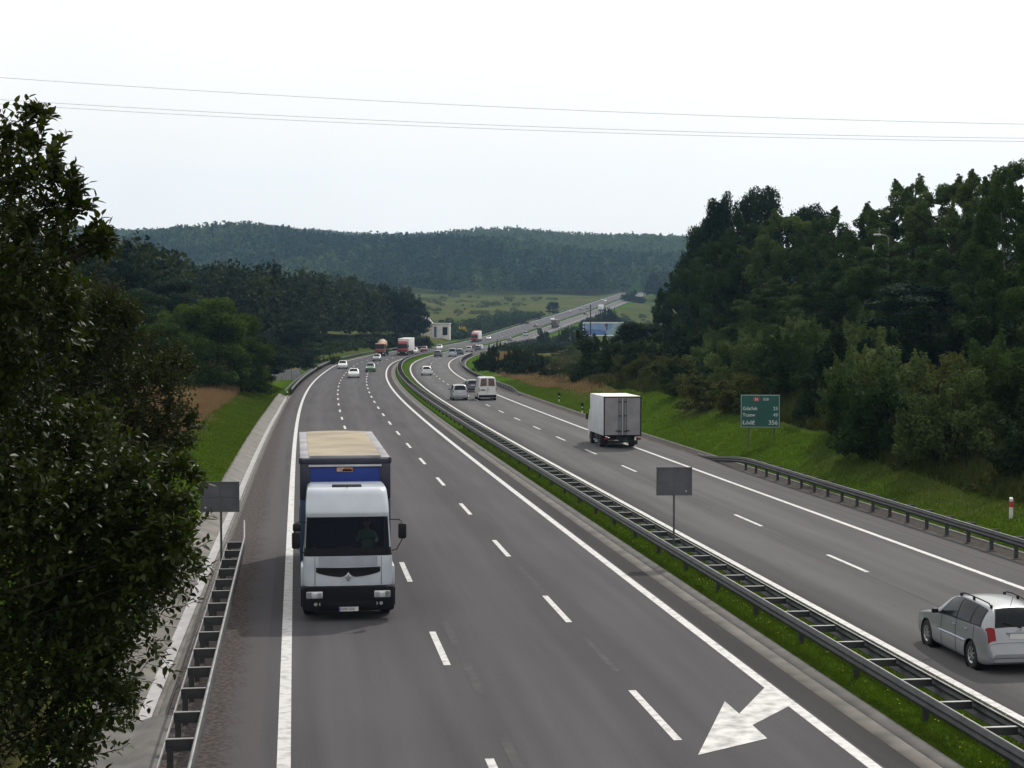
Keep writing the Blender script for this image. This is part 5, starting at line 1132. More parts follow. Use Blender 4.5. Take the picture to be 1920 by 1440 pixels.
plant_variant('bright_a', 'broad', 8, 7, 12000, .14, M['f_bright'], M['bark'], 71)
plant_variant('bright_b', 'broad', 8, 6, 12000, .14, M['f_bright'], M['bark'], 72)
_vn = random.Random(5)
def plant(key, px, d, ytop, wm, label, group, name=None, cat=None, sink=0.0):
    md, td, H, W = VAR[key]; x, y = (px-960)/3080*d, float(d); z = float(Gxy(x, y)[0])-sink
    h = (CAM_H+(609-ytop)/3080*d-z)*(1.07 if key.startswith('birch') else 1); mn = (.52 if key.startswith('willow') else .48)*wm
    if h < mn: z -= min(mn-h, .45*mn); h = mn
    tree_ = not key.startswith(('willow', 'shrub', 'olive'))
    t = empty(name or ({'maple': 'broadleaf_tree', 'birch': 'birch_tree', 'pine': 'pine_tree', 'spruce': 'spruce_tree', 'bright': 'broadleaf_tree'}.get(key.split('_')[0], 'shrub')), (x, y, z), (0, 0, _vn.random()*6.28))
    wm = wm*(1.25 if key.startswith(('birch', 'maple')) else 1.1); t.scale = (wm/W, wm/W, h/H); tag(t, label, cat or ('tree' if tree_ else 'shrub'), group)
    for dname, data in (("crown" if tree_ else "foliage", md), ("trunk" if tree_ else "stems", td)):
        o = bpy.data.objects.new(dname, data); col.objects.link(o); o.parent = t
    return t
GT = "trees on the right bank"; GB = "shrubs on the right bank"
for a_ in [
 ('maple_a', 1322, 215, 405, 6.5, "dark leafy tree at the left flank of the right-hand wood, against the hill"),
 ('maple_b', 1353, 208, 352, 4.2, "narrow dark leafy tree with a pointed tip on the right wood's skyline"),
 ('maple_a', 1424, 210, 346, 8.0, "broad dark leafy tree forming the round skyline top of the right wood"),
 ('maple_b', 1512, 205, 374, 6.5, "dark leafy tree showing two rounded tops right of the broad one"),
 ('maple_a', 1300, 225, 470, 6.0, "low dark leafy tree bordering the distant hill at the wood's left edge"),
 ('birch_c', 1395, 178, 412, 7.5, "green tree standing in front of the broad dark skyline tree"),
 ('birch_a', 1478, 170, 398, 8.0, "light green tree in front of the double-topped dark tree"),
 ('birch_c', 1555, 165, 402, 7.0, "green tree closing the dip between the two skyline humps"),
 ('birch_c', 1330, 190, 470, 7.0, "mid green tree low in front of the dark flank tree"),
 ('birch_c', 1265, 235, 520, 6.0, "small green tree at the far left foot of the right wood"),
 ('birch_a', 1632, 152, 385, 6.5, "feathery birch at the left shoulder of the right skyline hump"),
 ('birch_b', 1705, 147, 342, 7.0, "feathery birch with a pale top at the right hump's summit"),
 ('birch_a', 1772, 142, 340, 7.0, "feathery birch right of the hump's summit"),
 ('birch_b', 1835, 135, 326, 6.5, "feathery birch with wispy top left of the tallest one"),
 ('birch_a', 1908, 124, 292, 5.6, "tallest birch cut off by the right edge of the view"),
 ('birch_c', 1660, 138, 450, 7.5, "shaded tree around the pale street lamp"),
 ('pine_a', 1725, 126, 530, 7.5, "dark pine with level branches in the shade below the right hump"),
 ('birch_c', 1790, 128, 420, 7.0, "shaded tree behind the slender pale trunk"),
 ('birch_c', 1600, 145, 480, 7.0, "shaded tree left of the pale street lamp"),
 ('birch_c', 1890, 112, 430, 6.0, "shaded tree at the right edge under the tallest birch"),
 ('birch_b', 1440, 160, 520, 6.5, "lower green tree above the pale willow shrubs"),
 ('birch_c', 1530, 152, 530, 6.5, "lower shaded tree above the willow shrubs, left of the dark pine"),
]: plant(*a_, GT)
plant('birch_c', 2055, 74, 455, 4.6, "green tree added beyond the right edge to cast shade, nearest the guardrail", GT)  # these two trees are added past the frame edge to shade the verge
plant('birch_a', 2010, 92, 360, 6.0, "tall birch added at the right edge to cast shade behind the nearest tree", GT)
# the slender birch with a long bare leaning trunk
bz = plant('birch_b', 1893, 104, 345, 5.2, "slender birch with a long bare leaning trunk near the right edge", GT)
mb = MB(); H_ = VAR['birch_b'][2]; mb.tube([(0, 0, -.5), (-.1, 0, H_*.2), (-.35, .05, H_*.5), (-.6, .1, H_*.70), (-.65, .1, H_*.80)], .13, 8, .04); bz.rotation_euler.z = 0
for c in list(bz.children):
    if c.name.startswith("trunk"): bpy.data.objects.remove(c)
mb.build("trunk", M['birch'], bz, True)
# the bank's shrubs stand in loose rows that follow the slope: (variant, distance along, offset, height, width, label)
RB = [
 ('shrub_b', 66, 25.2, 2.4, 3.8, "dark shrub at the grass edge, cut by the right edge of the view"),
 ('shrub_a', 72, 24.4, 2.6, 4.0, "dark shrub at the grass edge, left of the one cut by the view"),
 ('willow_b', 79, 23.4, 3.0, 4.6, "big rounded shrub at the grass edge below the slender birch"),
 ('shrub_b', 86, 22.8, 3.0, 4.4, "dark hanging shrub at the grass edge below the shaded pine"),
 ('olive', 93, 23.4, 2.2, 4.2, "yellowish shrub at the grass edge below the street lamp"),
 ('willow_b', 96, 24.6, 2.6, 4.0, "rounded shrub at the grass edge, two sign widths right of the sign"),
 ('shrub_b', 105, 25.4, 2.6, 3.6, "dark shrub at the grass edge just right of the green sign"),
 ('olive', 119, 24.6, 2.0, 4.2, "yellowish shrub behind the right half of the green sign"),
 ('olive', 126, 24.2, 2.2, 4.6, "yellowish shrub at the grass edge left of the green sign"),
 ('shrub_a', 138, 24.0, 2.0, 4.2, "dark shrub at the grass edge midway between sign and box lorry"),
 ('olive', 150, 23.6, 2.2, 4.6, "yellowish shrub at the grass edge right of the box lorry"),
 ('olive', 164, 23.0, 2.2, 4.6, "yellowish shrub behind the box lorry's top right corner"),
 ('shrub_a', 74, 27.4, 3.0, 4.8, "dark shrub one row up the bank at the right edge of the view"),
 ('willow_b', 82, 28.0, 3.2, 4.8, "olive shrub one row up the bank below the slender birch's foot"),
 ('olive', 91, 28.2, 2.8, 4.8, "yellowish shrub one row up the bank, right of the shaded pine"),
 ('willow_a', 100, 28.0, 3.0, 5.0, "olive shrub one row up the bank below the shaded pine"),
 ('shrub_b', 109, 28.4, 3.0, 4.8, "dark shrub one row up the bank below the street lamp"),
 ('willow_b', 118, 28.2, 3.2, 5.0, "pale willow shrub one row up, right of and above the sign"),
 ('willow_a', 128, 28.6, 3.4, 5.2, "pale willow shrub one row up, above the sign's right corner"),
 ('willow_b', 139, 28.4, 3.2, 5.4, "pale willow shrub one row up, above the sign's left corner"),
 ('willow_a', 151, 28.6, 3.0, 5.4, "pale willow shrub one row up, left of the sign"),
 ('shrub_a', 164, 28.4, 3.0, 5.4, "dark shrub one row up, between the sign and the large dark bushes"),
 ('willow_b', 179, 28.0, 3.0, 5.4, "willow shrub one row up, at the right of the large dark bushes"),
 ('shrub_a', 88, 33.5, 3.4, 5.0, "dark shrub two rows up at the slender birch's foot"),
 ('shrub_b', 98, 34.0, 3.4, 5.2, "dark shrub two rows up, left of the slender birch's foot"),
 ('shrub_a', 109, 34.0, 3.2, 5.2, "dark shrub two rows up in the pine's shade"),
 ('willow_a', 120, 34.2, 3.4, 5.4, "grey green willow shrub two rows up, left of the pine's shade"),
 ('willow_b', 132, 34.4, 3.8, 5.6, "grey green willow shrub two rows up, high above the sign's right side"),
 ('willow_a', 145, 34.4, 3.8, 5.8, "grey green willow shrub two rows up, high above the sign"),
 ('willow_b', 159, 34.6, 3.6, 5.8, "grey green willow shrub two rows up, left of the sign's column"),
 ('willow_a', 174, 34.4, 3.4, 6.0, "grey green willow shrub two rows up, near the dark tree's foot"),
 ('willow_b', 190, 34.0, 3.4, 6.0, "willow shrub two rows up, at the left end of the willow band"),
 ('shrub_b', 118, 40.0, 3.4, 5.2, "dark shrub in the top row beneath the shaded pine"),
 ('willow_a', 131, 40.2, 4.0, 5.6, "willow shrub in the top row, the right end of the pale band"),
 ('willow_b', 144, 40.4, 4.4, 6.2, "tallest pale willow shrub, crowning the bank above the sign"),
 ('willow_a', 158, 40.4, 4.2, 6.2, "pale willow shrub in the top row left of the tallest one"),
 ('willow_b', 173, 40.2, 3.8, 6.2, "pale willow shrub in the top row, second from its left end"),
 ('willow_a', 190, 39.6, 3.6, 6.2, "pale willow shrub starting the top row at its left end"),
]
for q_, (key, s_, o_, h_, wm, lb) in enumerate(RB):
    o_ -= 3.2*np.clip((152-s_)/22, 0, 1)*(0.8 if 92 < s_ < 112 else 1); h_ *= (1.34 if s_ < 124 else 1.1)*_vn.uniform(.85, 1.15); wm *= _vn.uniform(.95, 1.3)
    if q_ % 2: key = {'willow_a': 'willow_c', 'willow_b': 'willow_d', 'shrub_a': 'shrub_c', 'shrub_b': 'shrub_d'}.get(key, key)
    p = road(s_, o_); d = float(p[1]); z = float(Gxy(p[0], p[1])[0]); yt = 609-(z+h_-CAM_H)*3080/d
    plant(key, 960+float(p[0])*3080/d, d, yt, wm, lb, GB)
for a_ in [
 ('maple_b', 1200, 215, 600, 7.5, "dark bushy tree left of the willow band"),
 ('shrub_b', 1130, 188, 622, 8, "large dark bush in the middle, beneath the billboard"),
 ('shrub_a', 1185, 172, 640, 7, "large dark bush behind the box lorry's top right corner"),
 ('shrub_b', 1245, 182, 612, 7, "dark bush joining the willow band to the large dark bushes"),
 ('shrub_a', 985, 252, 652, 6.5, "dark round bush right of the inner curve, the largest there"),
 ('shrub_b', 958, 265, 664, 4.4, "dark bush on the left flank of the curve's largest bush"),
 ('shrub_a', 1026, 232, 690, 3.0, "small dark round bush on the slope below the curve's largest bush"),
 ('olive', 1062, 240, 680, 4.4, "brownish green shrub right of the small round bush"),
 ('olive', 1095, 222, 688, 4.6, "olive shrub left of the large dark bush above the grass"),
 ('shrub_b', 918, 288, 643, 4.4, "dark upright bush at the inner edge where the road bends away"),
 ('shrub_a', 928, 270, 672, 2.4, "small round bush at the foot of the upright bush in the bend"),
 ('shrub_a', 904, 282, 668, 2.8, "small dark bush left of the foot of the upright bush"),
 ('shrub_b', 950, 520, 645, 6, "hazy low bush beyond the bend's upright bush"),
 ('shrub_b', 1022, 560, 617, 6.5, "round dark tree-like bush left of the brown lorry's treetops"),
 ('shrub_a', 1060, 545, 614, 7.5, "round dark bush under the brown box lorry"),
 ('shrub_b', 1092, 590, 598, 7, "dark bush left of the billboard's top corner"),
 ('willow_b', 1070, 330, 645, 8, "grey green thicket in the hollow before the billboard"),
 ('shrub_a', 1030, 370, 650, 8, "dark thicket in the hollow left of the grey green one"),
 ('shrub_a', 1145, 760, 578, 9, "hazy dark bush below the white box lorry on the climb"),
 ('shrub_b', 1118, 780, 584, 7, "hazy dark bush at the road edge left of the pole"),
 ('shrub_b', 1180, 1150, 545, 14, "dark tree clump where the road vanishes"),
 ('shrub_a', 1200, 1130, 556, 10, "dark bush at the right of the vanishing road"),
]: plant(*a_, GB)
GLT = "trees on the left bank"
for a_ in [
 ('bright_a', 352, 158, 572, 6, "bright green tree left of the broadest bright one"),
 ('bright_b', 408, 160, 558, 7, "broadest bright green tree with bare lower stems by the dry grass"),
 ('bright_a', 452, 166, 590, 5.6, "bright green tree at the right end, beside the dry grass"),
 ('bright_b', 300, 150, 606, 6, "bright green tree partly behind the fine-leaved tree"),
 ('pine_a', 315, 185, 520, 7.5, "dark pine behind the left end of the bright green trees"),
 ('maple_a', 255, 165, 540, 8, "dark leafy tree between pine and glossy foreground tree"),
 ('pine_b', 205, 180, 482, 7.5, "tall dark pine just right of the glossy tree's upper part"),
 ('pine_a', 140, 178, 455, 8, "tall dark pine half behind the glossy tree's upper part"),
 ('pine_b', 70, 172, 445, 8, "tall dark pine mostly behind the glossy tree's upper part"),
 ('maple_b', 480, 200, 625, 6.5, "dark leafy tree right behind the bright trees"),
 ('shrub_b', 470, 172, 668, 5, "dark shrub at the right foot of the bright green trees"),
 ('shrub_a', 520, 255, 650, 7, "dark shrub behind the grey fence's left end"),
 ('shrub_b', 562, 285, 655, 7, "dark shrub behind the grey fence's right end"),
 ('olive', 612, 325, 668, 6, "yellowish shrub behind the left curve's guardrail"),
 ('maple_a', 560, 300, 600, 8, "dark leafy tree standing behind the shrubs at the fence"),
 ('pine_a', 700, 480, 548, 10, "dark pine at the right part of the left wood's edge"),
 ('pine_b', 742, 500, 545, 10, "dark flat-topped pine left of the house"),
 ('pine_a', 775, 510, 562, 9, "last dark pine of the left wood, overlapping the house"),
 ('shrub_a', 700, 430, 640, 9, "dark shrub behind the orange lorry"),
 ('shrub_b', 742, 460, 634, 9, "dark shrub behind the nearer red lorry"),
 ('shrub_b', 790, 520, 632, 8, "low dark shrub at the foot of the house"),
 ('shrub_b', 838, 800, 598, 9, "hazy dark bush in the meadow behind the house"),
 ('shrub_a', 888, 760, 606, 9, "hazy dark bush behind the far red lorry"),
 ('shrub_b', 930, 800, 596, 12, "largest hazy dark bush along the climb's left side"),
 ('shrub_a', 968, 830, 594, 11, "hazy dark bush right of the largest one along the climb"),
 ('shrub_b', 1000, 880, 590, 9, "hazy dark bush nearest the climbing road on its left side"),
 ('maple_b', 1036, 950, 565, 7, "small upright tree alone in the meadow left of the climb"),
 ('shrub_a', 780, 700, 590, 8, "hazy bush at the pine wood's end by the meadow"),
]: plant(*a_, GLT if not a_[0].startswith(('shrub', 'olive')) else "shrubs on the left side")
yb_ = plant('olive', 868, 690, 612, 5, "small yellow topped shrub between house and far red lorry", "shrubs on the left side")
M['f_yellow'] = foliage("leaf_yellow", (.30, .22, .03), (.45, .36, .06), .3)
for c in yb_.children:
    if c.name.startswith("foliage"): c.data = c.data.copy(); c.data.materials.clear(); c.data.materials.append(M['f_yellow'])

# woods that read as one mass: left wood and far hills
def wood(name, X, Y, H, W, n, size, mat, seed, pointed=.3, tint=None):
    rng = np.random.default_rng(seed); Zb = Gxy(X, Y); VV = []; FF = []; TT = []; b = 0; temps = []
    for q in range(10):
        C, R = crown_clusters(rng, 'spruce' if q < 10*pointed else 'broad', 1.0, .62 if q >= 10*pointed else .42)
        k = rng.choice(len(C), n); d = unit(rng, n); P_ = C[k]+d*(R[k]*(.5+.5*rng.random(n)))[:, None]; temps.append((P_[P_[:, 2] > .25], None))
    for q_, (x, y, z, h, w_) in enumerate(zip(X, Y, Zb, H, W)):
        P_ = temps[rng.integers(10)][0]; a = rng.random()*6.28; c, s_ = math.cos(a), math.sin(a)
        Q = np.stack([(P_[:, 0]*c-P_[:, 1]*s_)*w_/.62+x, (P_[:, 0]*s_+P_[:, 1]*c)*w_/.62+y, P_[:, 2]*h+z-.2], -1); m = len(Q)
        Nn = unit(rng, m); Nn[:, 2] = np.abs(Nn[:, 2])+.2; Nn /= np.linalg.norm(Nn, axis=1, keepdims=True); L_ = size*(.6+.8*rng.random(m))
        V, F = leaf_cards(rng, Q, Nn, L_, L_*.7); VV.append(V); FF.append(F+b); b += len(V); TT.append(np.full(len(V), rng.random() if tint is None else np.clip(tint[q_]+.25*rng.normal(), 0, 1)))
    o = mesh_np(name, np.concatenate(VV), np.concatenate(FF), mat, attrs={"tint": np.concatenate(TT)}); return o
rng = np.random.default_rng(3)
s_ = rng.uniform(205, 600, 1500); o_ = -18.5-rng.random(1500)**1.2*150; P_ = road(s_, o_); keep = ~((s_ < 300) & (o_ > -29)) & (P_[:, 0] > -.34*P_[:, 1]-15)
s_, o_, P_ = s_[keep], o_[keep], P_[keep]; hh = rng.uniform(13, 19, len(P_))*np.clip(.90+(s_-230)/900, .90, 1)
lw = wood("woodland", P_[:, 0], P_[:, 1], hh, rng.uniform(6, 9, len(P_)), 480, .42, M['f_mass'], 5, .2)
tag(lw, "dark mixed wood on the slope left of the bend", "wood", kind="stuff")
Yf = rng.uniform(1300, 2650, 34000); Xf = rng.uniform(-.29, .16, 34000)*Yf; sf, of = so(Xf, Yf)
keep = ((np.abs(of) > 26) | (sf > 1450)) & (Yf > 1310+20*np.sin(Xf/40)) & (rng.random(34000) < np.clip(.35+.65*(Yf-1300)/500, 0, 1)*.62)
keep |= False
Xf, Yf, of = Xf[keep], Yf[keep], of[keep]; hf = rng.uniform(14, 19, len(Xf))*np.where(rng.random(len(Xf)) < .05, 1.15, 1)
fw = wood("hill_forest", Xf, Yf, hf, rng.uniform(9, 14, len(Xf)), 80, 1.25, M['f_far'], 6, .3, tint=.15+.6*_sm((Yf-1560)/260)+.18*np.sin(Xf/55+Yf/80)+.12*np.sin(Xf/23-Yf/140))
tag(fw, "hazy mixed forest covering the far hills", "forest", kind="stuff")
print("far trees", len(Xf), "left wood", len(P_))
# wood to the right of the vanishing road
s_ = rng.uniform(1190, 1370, 220); o_ = rng.uniform(24, 120, 220); P_ = road(s_, o_)
rw_ = wood("woodland", P_[:, 0], P_[:, 1], rng.uniform(15, 23, 220), rng.uniform(8, 12, 220), 150, .95, M['f_mass'], 8, .4); tag(rw_, "dark wood on the rise right of the vanishing road", "wood", kind="stuff")

# grasses
def blades(name, s_, o_, h, w_, mat, label, seed, lean=.5):
    rng = np.random.default_rng(seed); P_ = road(s_, o_); inm = (o_ > 2.6) & (o_ < 5.1); z = np.where(inm, zr(s_)+.08, G(s_, o_, P_[:, 0], P_[:, 1])-.03); n = len(s_)
    P_[:, 2] = z; a = rng.random(n)*2*PI; hv = h*(.5+rng.random(n)); d = np.stack([np.cos(a), np.sin(a), 0*a], -1); l = rng.normal(size=(n, 3))*lean*hv[:, None]; l[:, 2] = hv
    V = np.stack([P_-d*w_, P_+d*w_, P_+l], 1).reshape(-1, 3); o = mesh_np(name, V, np.arange(3*n).reshape(n, 3), mat); tag(o, label, "grass", kind="stuff"); return o
r_ = np.random.default_rng(9)
n = 420; s_ = 16+70*r_.random(n); o_ = 2.75+2.1*r_.random(n); P_ = road(s_, o_, .0); P_[:, 2] = zr(s_)+.16+.05*r_.random(n)
V, F = leaf_cards(r_, P_, np.tile([0, 0, 1.], (n, 1)), np.full(n, .020), np.full(n, .022)); M['f_flower'] = flat("yellow_petals", (.42, .34, .03), .8); fl_ = mesh_np("wild_flowers", V, F, M['f_flower']); tag(fl_, "tiny yellow flowers dotted in the median grass", "flowers", kind="stuff")
n = 120000; blades("grass", 20+110*r_.random(n)**1.8, r_.choice([0, 1], n)*0+2.62+2.3*r_.random(n), .085, .012, M['f_grass'], "short green grass along the median", 1)
n = 90000; s_ = 46+166*r_.random(n)**1.3; blades("grass", s_, lip(s_)-.1-np.interp(s_, [46, 90, 120], [5.5, 4.4, 3.5])*r_.random(n), .13, .022, M['f_grass'], "green grass on the left bank above the ditch", 2)
n = 90000; s_ = 45+190*r_.random(n)**1.2; blades("grass", s_, 16.0+np.interp(s_, [70, 140], [3.2, 6])*r_.random(n), .14, .022, M['f_grass'], "green grass on the right bank behind the guardrail", 3)
n = 50000; s_ = 85+160*r_.random(n); blades("dry_grass", s_, lip(s_)-np.interp(s_, [85, 120], [4.4, 3.2])-8*r_.random(n), .55, .03, M['f_dry'], "tall dry brown grass below the left trees", 4, .3)
n = 60000; s_ = 60+150*r_.random(n); blades("tall_weeds", s_, np.interp(s_, [70, 84, 96, 140], [18.6, 19, 20.8, 21.3])+14*r_.random(n)**1.3, .6, .035, M['f_weed'], "tall weeds between the shrubs on the right bank", 5, .3)
n = 30000; s_ = 170+230*r_.random(n); blades("dry_grass", s_, 19+10*r_.random(n), .5, .04, M['f_dry'], "dry pale grass beside the inner curve's shrubs", 6, .3)

rng = np.random.default_rng(44); n_ = 1100; s_ = 62+270*rng.random(n_)**1.25; o_ = np.interp(s_, [70, 86, 96, 140, 200, 330], [18.4, 18.9, 21.4, 22.3, 20.5, 22])+rng.random(n_)**1.1*np.interp(s_, [60, 150, 330], [12, 26, 26]); P_ = road(s_, o_)
P_[:, 2] = G(s_, o_, P_[:, 0], P_[:, 1])+.2; R_ = rng.uniform(.5, 1.6, n_)*np.clip((o_-19)/8, .4, 1); V, F = cloud(rng, P_, R_, 230000, .10, (1.2, 1.2, .8))
ug_ = mesh_np("undergrowth", V, F, M['f_under']); tag(ug_, "tangled undergrowth covering the right bank between the shrubs", "undergrowth", kind="stuff")
n_ = 950; s_ = 262+330*rng.random(n_); o_ = -15.2-18*rng.random(n_)**1.7; P_ = road(s_, o_); P_[:, 2] = G(s_, o_, P_[:, 0], P_[:, 1])+.3
V, F = cloud(rng, P_, rng.uniform(.9, 2.3, n_)*np.clip((-o_-13.2)/4, .4, 1), 120000, .22, (1.2, 1.2, .85)); ul_ = mesh_np("undergrowth", V, F, M['f_dark']); tag(ul_, "dark undergrowth at the foot of the left wood along the guardrail", "undergrowth", kind="stuff")
n_ = 260; s_ = 655+300*rng.random(n_); o_ = -15.5-26*rng.random(n_)**1.3; P_ = road(s_, o_); P_[:, 2] = G(s_, o_, P_[:, 0], P_[:, 1])+.8
V, F = cloud(rng, P_, rng.uniform(1.2, 3.8, n_), 60000, .42, (1.2, 1.2, .9)); tk_ = mesh_np("thicket", V, F, M['f_dark']); tag(tk_, "dark thicket along the left side of the climbing road", "undergrowth", kind="stuff")
n_ = 260; s_ = 690+560*rng.random(n_); o_ = -45-170*rng.random(n_); P_ = road(s_, o_); P_[:, 2] = G(s_, o_, P_[:, 0], P_[:, 1])+.4
V, F = cloud(rng, P_, rng.uniform(.7, 2.6, n_), 30000, .4, (1.2, 1.2, .85)); tk_ = mesh_np("thicket", V, F, M['f_olive']); tag(tk_, "scattered low scrub in the distant meadow", "undergrowth", kind="stuff")
n_ = 320; s_ = 400+560*rng.random(n_); o_ = 18+70*rng.random(n_)**1.2; P_ = road(s_, o_); P_[:, 2] = G(s_, o_, P_[:, 0], P_[:, 1])+.6
V, F = cloud(rng, P_, rng.uniform(.8, 2.4, n_), 42000, .36, (1.3, 1.3, .85)); tk_ = mesh_np("thicket", V, F, M['f_dark']); tag(tk_, "low scrub in the hollow right of the climbing road", "undergrowth", kind="stuff")
# ------------------------------------------------------------------ foreground tree at the left: twigs set with single leaves
def twig_tree(name, d, blobs, leaf, ntw, nleaf, leafm, barkm, label, trunk, seed, thick=.8, gap=0.0, twl=1.0, shoots=()):
    rng = np.random.default_rng(seed); k_ = d/3080.
    B = np.array([((x-960)*k_, d+dy, CAM_H+(609-y)*k_, r*k_) for x, y, r, dy in blobs])
    cx, cy, cz = trunk; t = empty(name, (cx, cy, cz)); tag(t, label, "tree")
    VV = []; wood_ = MB(); ks = rng.choice(len(B), ntw, p=B[:, 3]**1.6/np.sum(B[:, 3]**1.6)); LP = []; LD = []; LS = []
    for k in list(ks)+[-1-i for i in range(len(shoots))]:
        b = B[max(k, 0)]; dr = unit(rng, 1)[0]; dr[2] = dr[2]*.8+.25; dr /= np.linalg.norm(dr)
        st = b[:3]+dr*b[3]*.35*np.array([1, thick/.8, 1]); ln = b[3]*(.45+.35*rng.random())*twl; g_ = dr*.8+np.array([.10, -.03, .35])+rng.normal(size=3)*.25; g_ /= np.linalg.norm(g_)
        pts = [st, st+g_*ln*.5+rng.normal(size=3)*.02, st+g_*ln]; 
        if k < 0:
            (xa, ya), (xb, yb) = shoots[-1-k]; dy = rng.normal()*.12; A = np.array([(xa-960)*k_, d+dy, CAM_H+(609-ya)*k_]); Bq = np.array([(xb-960)*k_, d+dy-.05, CAM_H+(609-yb)*k_]); pts = [A, (A+Bq)/2+np.array([.012, 0, -.015]), Bq]; g_ = (Bq-A)/np.linalg.norm(Bq-A)
        if k < 0 or rng.random() < .8: wood_.tube([p-np.array(trunk) for p in pts], .0045*d/13, 4, .0016*d/13, cap=False)
        m = nleaf if k >= 0 else 9+int(np.linalg.norm(pts[2]-pts[0])*26)
        for i in range(m):
            f = .1+.92*i/m; p = pts[0]+(pts[2]-pts[0])*f; a = i*2.4+rng.random(); ax = np.cross(g_, [0, 0, 1.0]); ax /= np.linalg.norm(ax)+1e-9; ay = np.cross(g_, ax)
            ld = (ax*math.cos(a)+ay*math.sin(a))*.8+g_*.55+rng.normal(size=3)*.18; ld /= np.linalg.norm(ld); LP.append(p); LD.append(ld); LS.append(leaf*(.65+.6*rng.random())*(1-.25*abs(f-.6)))
    LP = np.array(LP); LD = np.array(LD); LS = np.array(LS)[:, None]; n = len(LP)
    side = np.cross(LD, unit(rng, n)*.55+np.array([0, 0, 1.])); side /= np.linalg.norm(side, axis=1, keepdims=True)+1e-9; up = np.cross(side, LD)
    base, tip = LP+LD*LS*.12, LP+LD*LS*1.12; w_ = LS*.27
    V = np.stack([base, LP+LD*LS*.45+side*w_+up*w_*.35, LP+LD*LS*.82+side*w_*.75+up*w_*.3, tip, LP+LD*LS*.82-side*w_*.75+up*w_*.3, LP+LD*LS*.45-side*w_+up*w_*.35, LP+LD*LS*.5, LP+LD*LS*.85], 1).reshape(-1, 3)-np.array(trunk)
    i8 = np.arange(n)[:, None]*8; F = np.concatenate([i8+np.array([[0, 1, 6, 6]]), i8+np.array([[1, 2, 7, 6]]), i8+np.array([[2, 3, 7, 7]]), i8+np.array([[7, 3, 4, 4]]), i8+np.array([[6, 7, 4, 5]]), i8+np.array([[0, 6, 5, 5]])])
    quad = F[F[:, 2] != F[:, 3]]; tri = F[F[:, 2] == F[:, 3]][:, :3]; T = np.concatenate([tri, quad[:, [0, 1, 2]], quad[:, [0, 2, 3]]])
    mesh_np("crown", V, T, leafm, t, smooth=False)
    mesh_b = MB(); tb = np.array(trunk)
    top = np.array([cx*.92+.0, cy, CAM_H+2]); mesh_b.tube([(0, 0, -.8), tuple((top-tb)*.35), tuple((top-tb)*.7), tuple(top-tb)], .17*d/13, 8, .03)
    for b in B:
        q = np.clip((b[2]-.9-cz)/(top[2]-cz), .05, .95); s0 = (top-tb)*q; e0 = b[:3]-tb; mesh_b.tube([tuple(s0), tuple(s0*.45+e0*.55+np.array([0, 0, -.1])), tuple(e0)], .015*d/13, 5, .005*d/13)
    wood_.mi = 0
    tr = mesh_b; tr.add(wood_.v, wood_.f); tr.build("trunk", barkm, t, True)
    return t
gz = float(Gxy(-6.6, 12.5)[0])
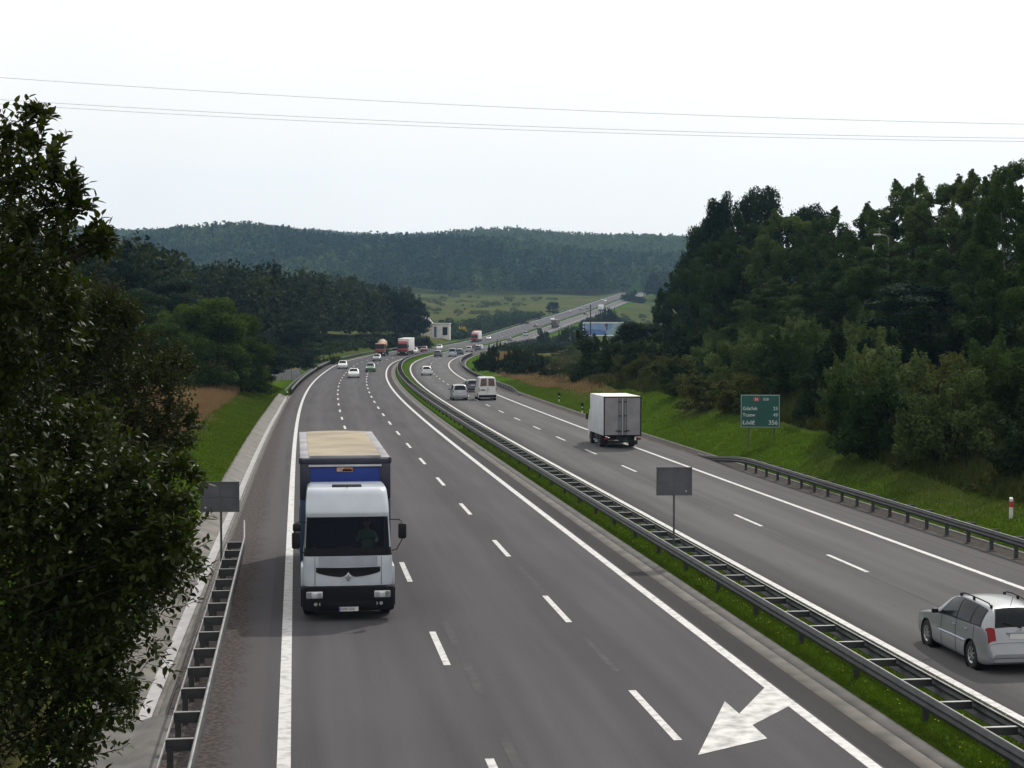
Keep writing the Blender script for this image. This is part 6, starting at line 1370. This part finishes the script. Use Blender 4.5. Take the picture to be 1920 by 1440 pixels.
twig_tree("broadleaf_tree", 13.0, [(-10, 350, 80, 0), (75, 335, 32, .2), (36, 262, 22, 0), (68, 275, 20, -.2), (105, 385, 40, .1), (55, 480, 95, .2), (135, 432, 30, -.2), (165, 465, 38, .3), (195, 462, 18, .1), (112, 335, 32, .1), (140, 398, 34, .1), (178, 446, 30, .15), (100, 300, 24, 0), (150, 350, 14, 0), (90, 225, 16, 0), (60, 215, 18, .1), (205, 458, 20, -.1), (-110, 380, 190, .5), (-60, 560, 190, -.3), (30, 600, 120, .6), (-150, 700, 220, 0), (-20, 760, 130, .4),
   (60, 1000, 180, 0), (190, 960, 130, .3), (290, 985, 85, 0), (330, 1010, 55, -.3), (185, 1110, 150, .2), (265, 1085, 95, -.2), (315, 1075, 60, .3), (60, 1230, 190, 0), (165, 1270, 90, .2), (190, 1330, 60, 0), (-20, 1420, 190, .3), (120, 1420, 80, -.2), (310, 915, 55, .4), (90, 880, 140, .7), (-120, 1000, 220, .4), (-120, 1250, 220, -.4), (40, 1080, 190, 1.3), (60, 1280, 200, 1.3), (150, 1180, 130, 1.2), (-20, 920, 170, 1.3), (110, 1390, 110, 1.0), (200, 1060, 110, 1.0)],
   .080, 3100, 14, M['f_alder'], M['bark'], "glossy-leaved tree filling the left edge of the view in the foreground", (-6.6, 12.5, gz), 77,
   shoots=[((28, 310), (46, 181)), ((60, 310), (76, 194)), ((82, 345), (127, 249)), ((108, 390), (149, 338)), ((118, 425), (164, 361)), ((138, 470), (189, 402)), ((150, 485), (216, 457)), ((95, 310), (117, 265)), ((22, 290), (8, 206)), ((50, 330), (62, 214)), ((100, 370), (140, 292)), ((70, 320), (98, 232)), ((150, 450), (205, 430)), ((95, 345), (140, 268)), ((100, 350), (158, 312)), ((40, 300), (24, 192)), ((75, 320), (108, 205)), ((125, 410), (182, 372)), ((155, 470), (226, 478)), ((15, 300), (-8, 200)), ((60, 300), (55, 230)), ((110, 400), (172, 345)), ((130, 440), (200, 418)), ((88, 320), (134, 256)),
   ((330, 1000), (394, 968)), ((330, 1040), (396, 1012)), ((320, 1078), (388, 1084)), ((280, 1200), (334, 1262)), ((230, 1290), (300, 1214)), ((200, 1380), (252, 1348)), ((300, 1150), (366, 1130)), ((190, 1420), (236, 1400)), ((340, 930), (385, 905))])
gz = float(Gxy(-9.2, 25.0)[0])
twig_tree("broadleaf_tree", 25.0, [(60, 690, 150, 0), (190, 715, 130, .4), (280, 740, 85, -.3), (320, 800, 55, .2), (310, 700, 60, .3), (140, 610, 110, .3), (100, 820, 140, .6), (235, 830, 105, -.3), (20, 560, 110, .2), (200, 620, 70, .4), (180, 890, 120, .8), (290, 850, 60, .4), (-100, 700, 200, .5), (-80, 900, 200, .5), (-20, 450, 110, .8)],
   .075, 2800, 16, M['f_fine'], M['bark'], "fine-leaved dark tree behind the glossy one at left", (-9.2, 25.0, gz), 78, twl=1.1)

# ------------------------------------------------------------------ summer haze: one even body of air
bm = bmesh.new(); bmesh.ops.create_cube(bm, size=1); me = bpy.data.meshes.new("haze"); bm.to_mesh(me); bm.free()
hz = bpy.data.objects.new("haze", me); col.objects.link(hz); hz.scale = (5200, 4600, 420); hz.location = (0, 2000, 200 + 15-20); hz["kind"] = "stuff"
hm = bpy.data.materials.new("haze_air"); hm.use_nodes = True; t_ = hm.node_tree; t_.nodes.remove(t_.nodes["Principled BSDF"])
pv = t_.nodes.new("ShaderNodeVolumePrincipled"); pv.inputs["Density"].default_value = .00009; pv.inputs["Color"].default_value = (.42, .68, 1.0, 1); pv.inputs["Anisotropy"].default_value = .2
t_.links.new(pv.outputs[0], t_.nodes["Material Output"].inputs["Volume"]); me.materials.append(hm)
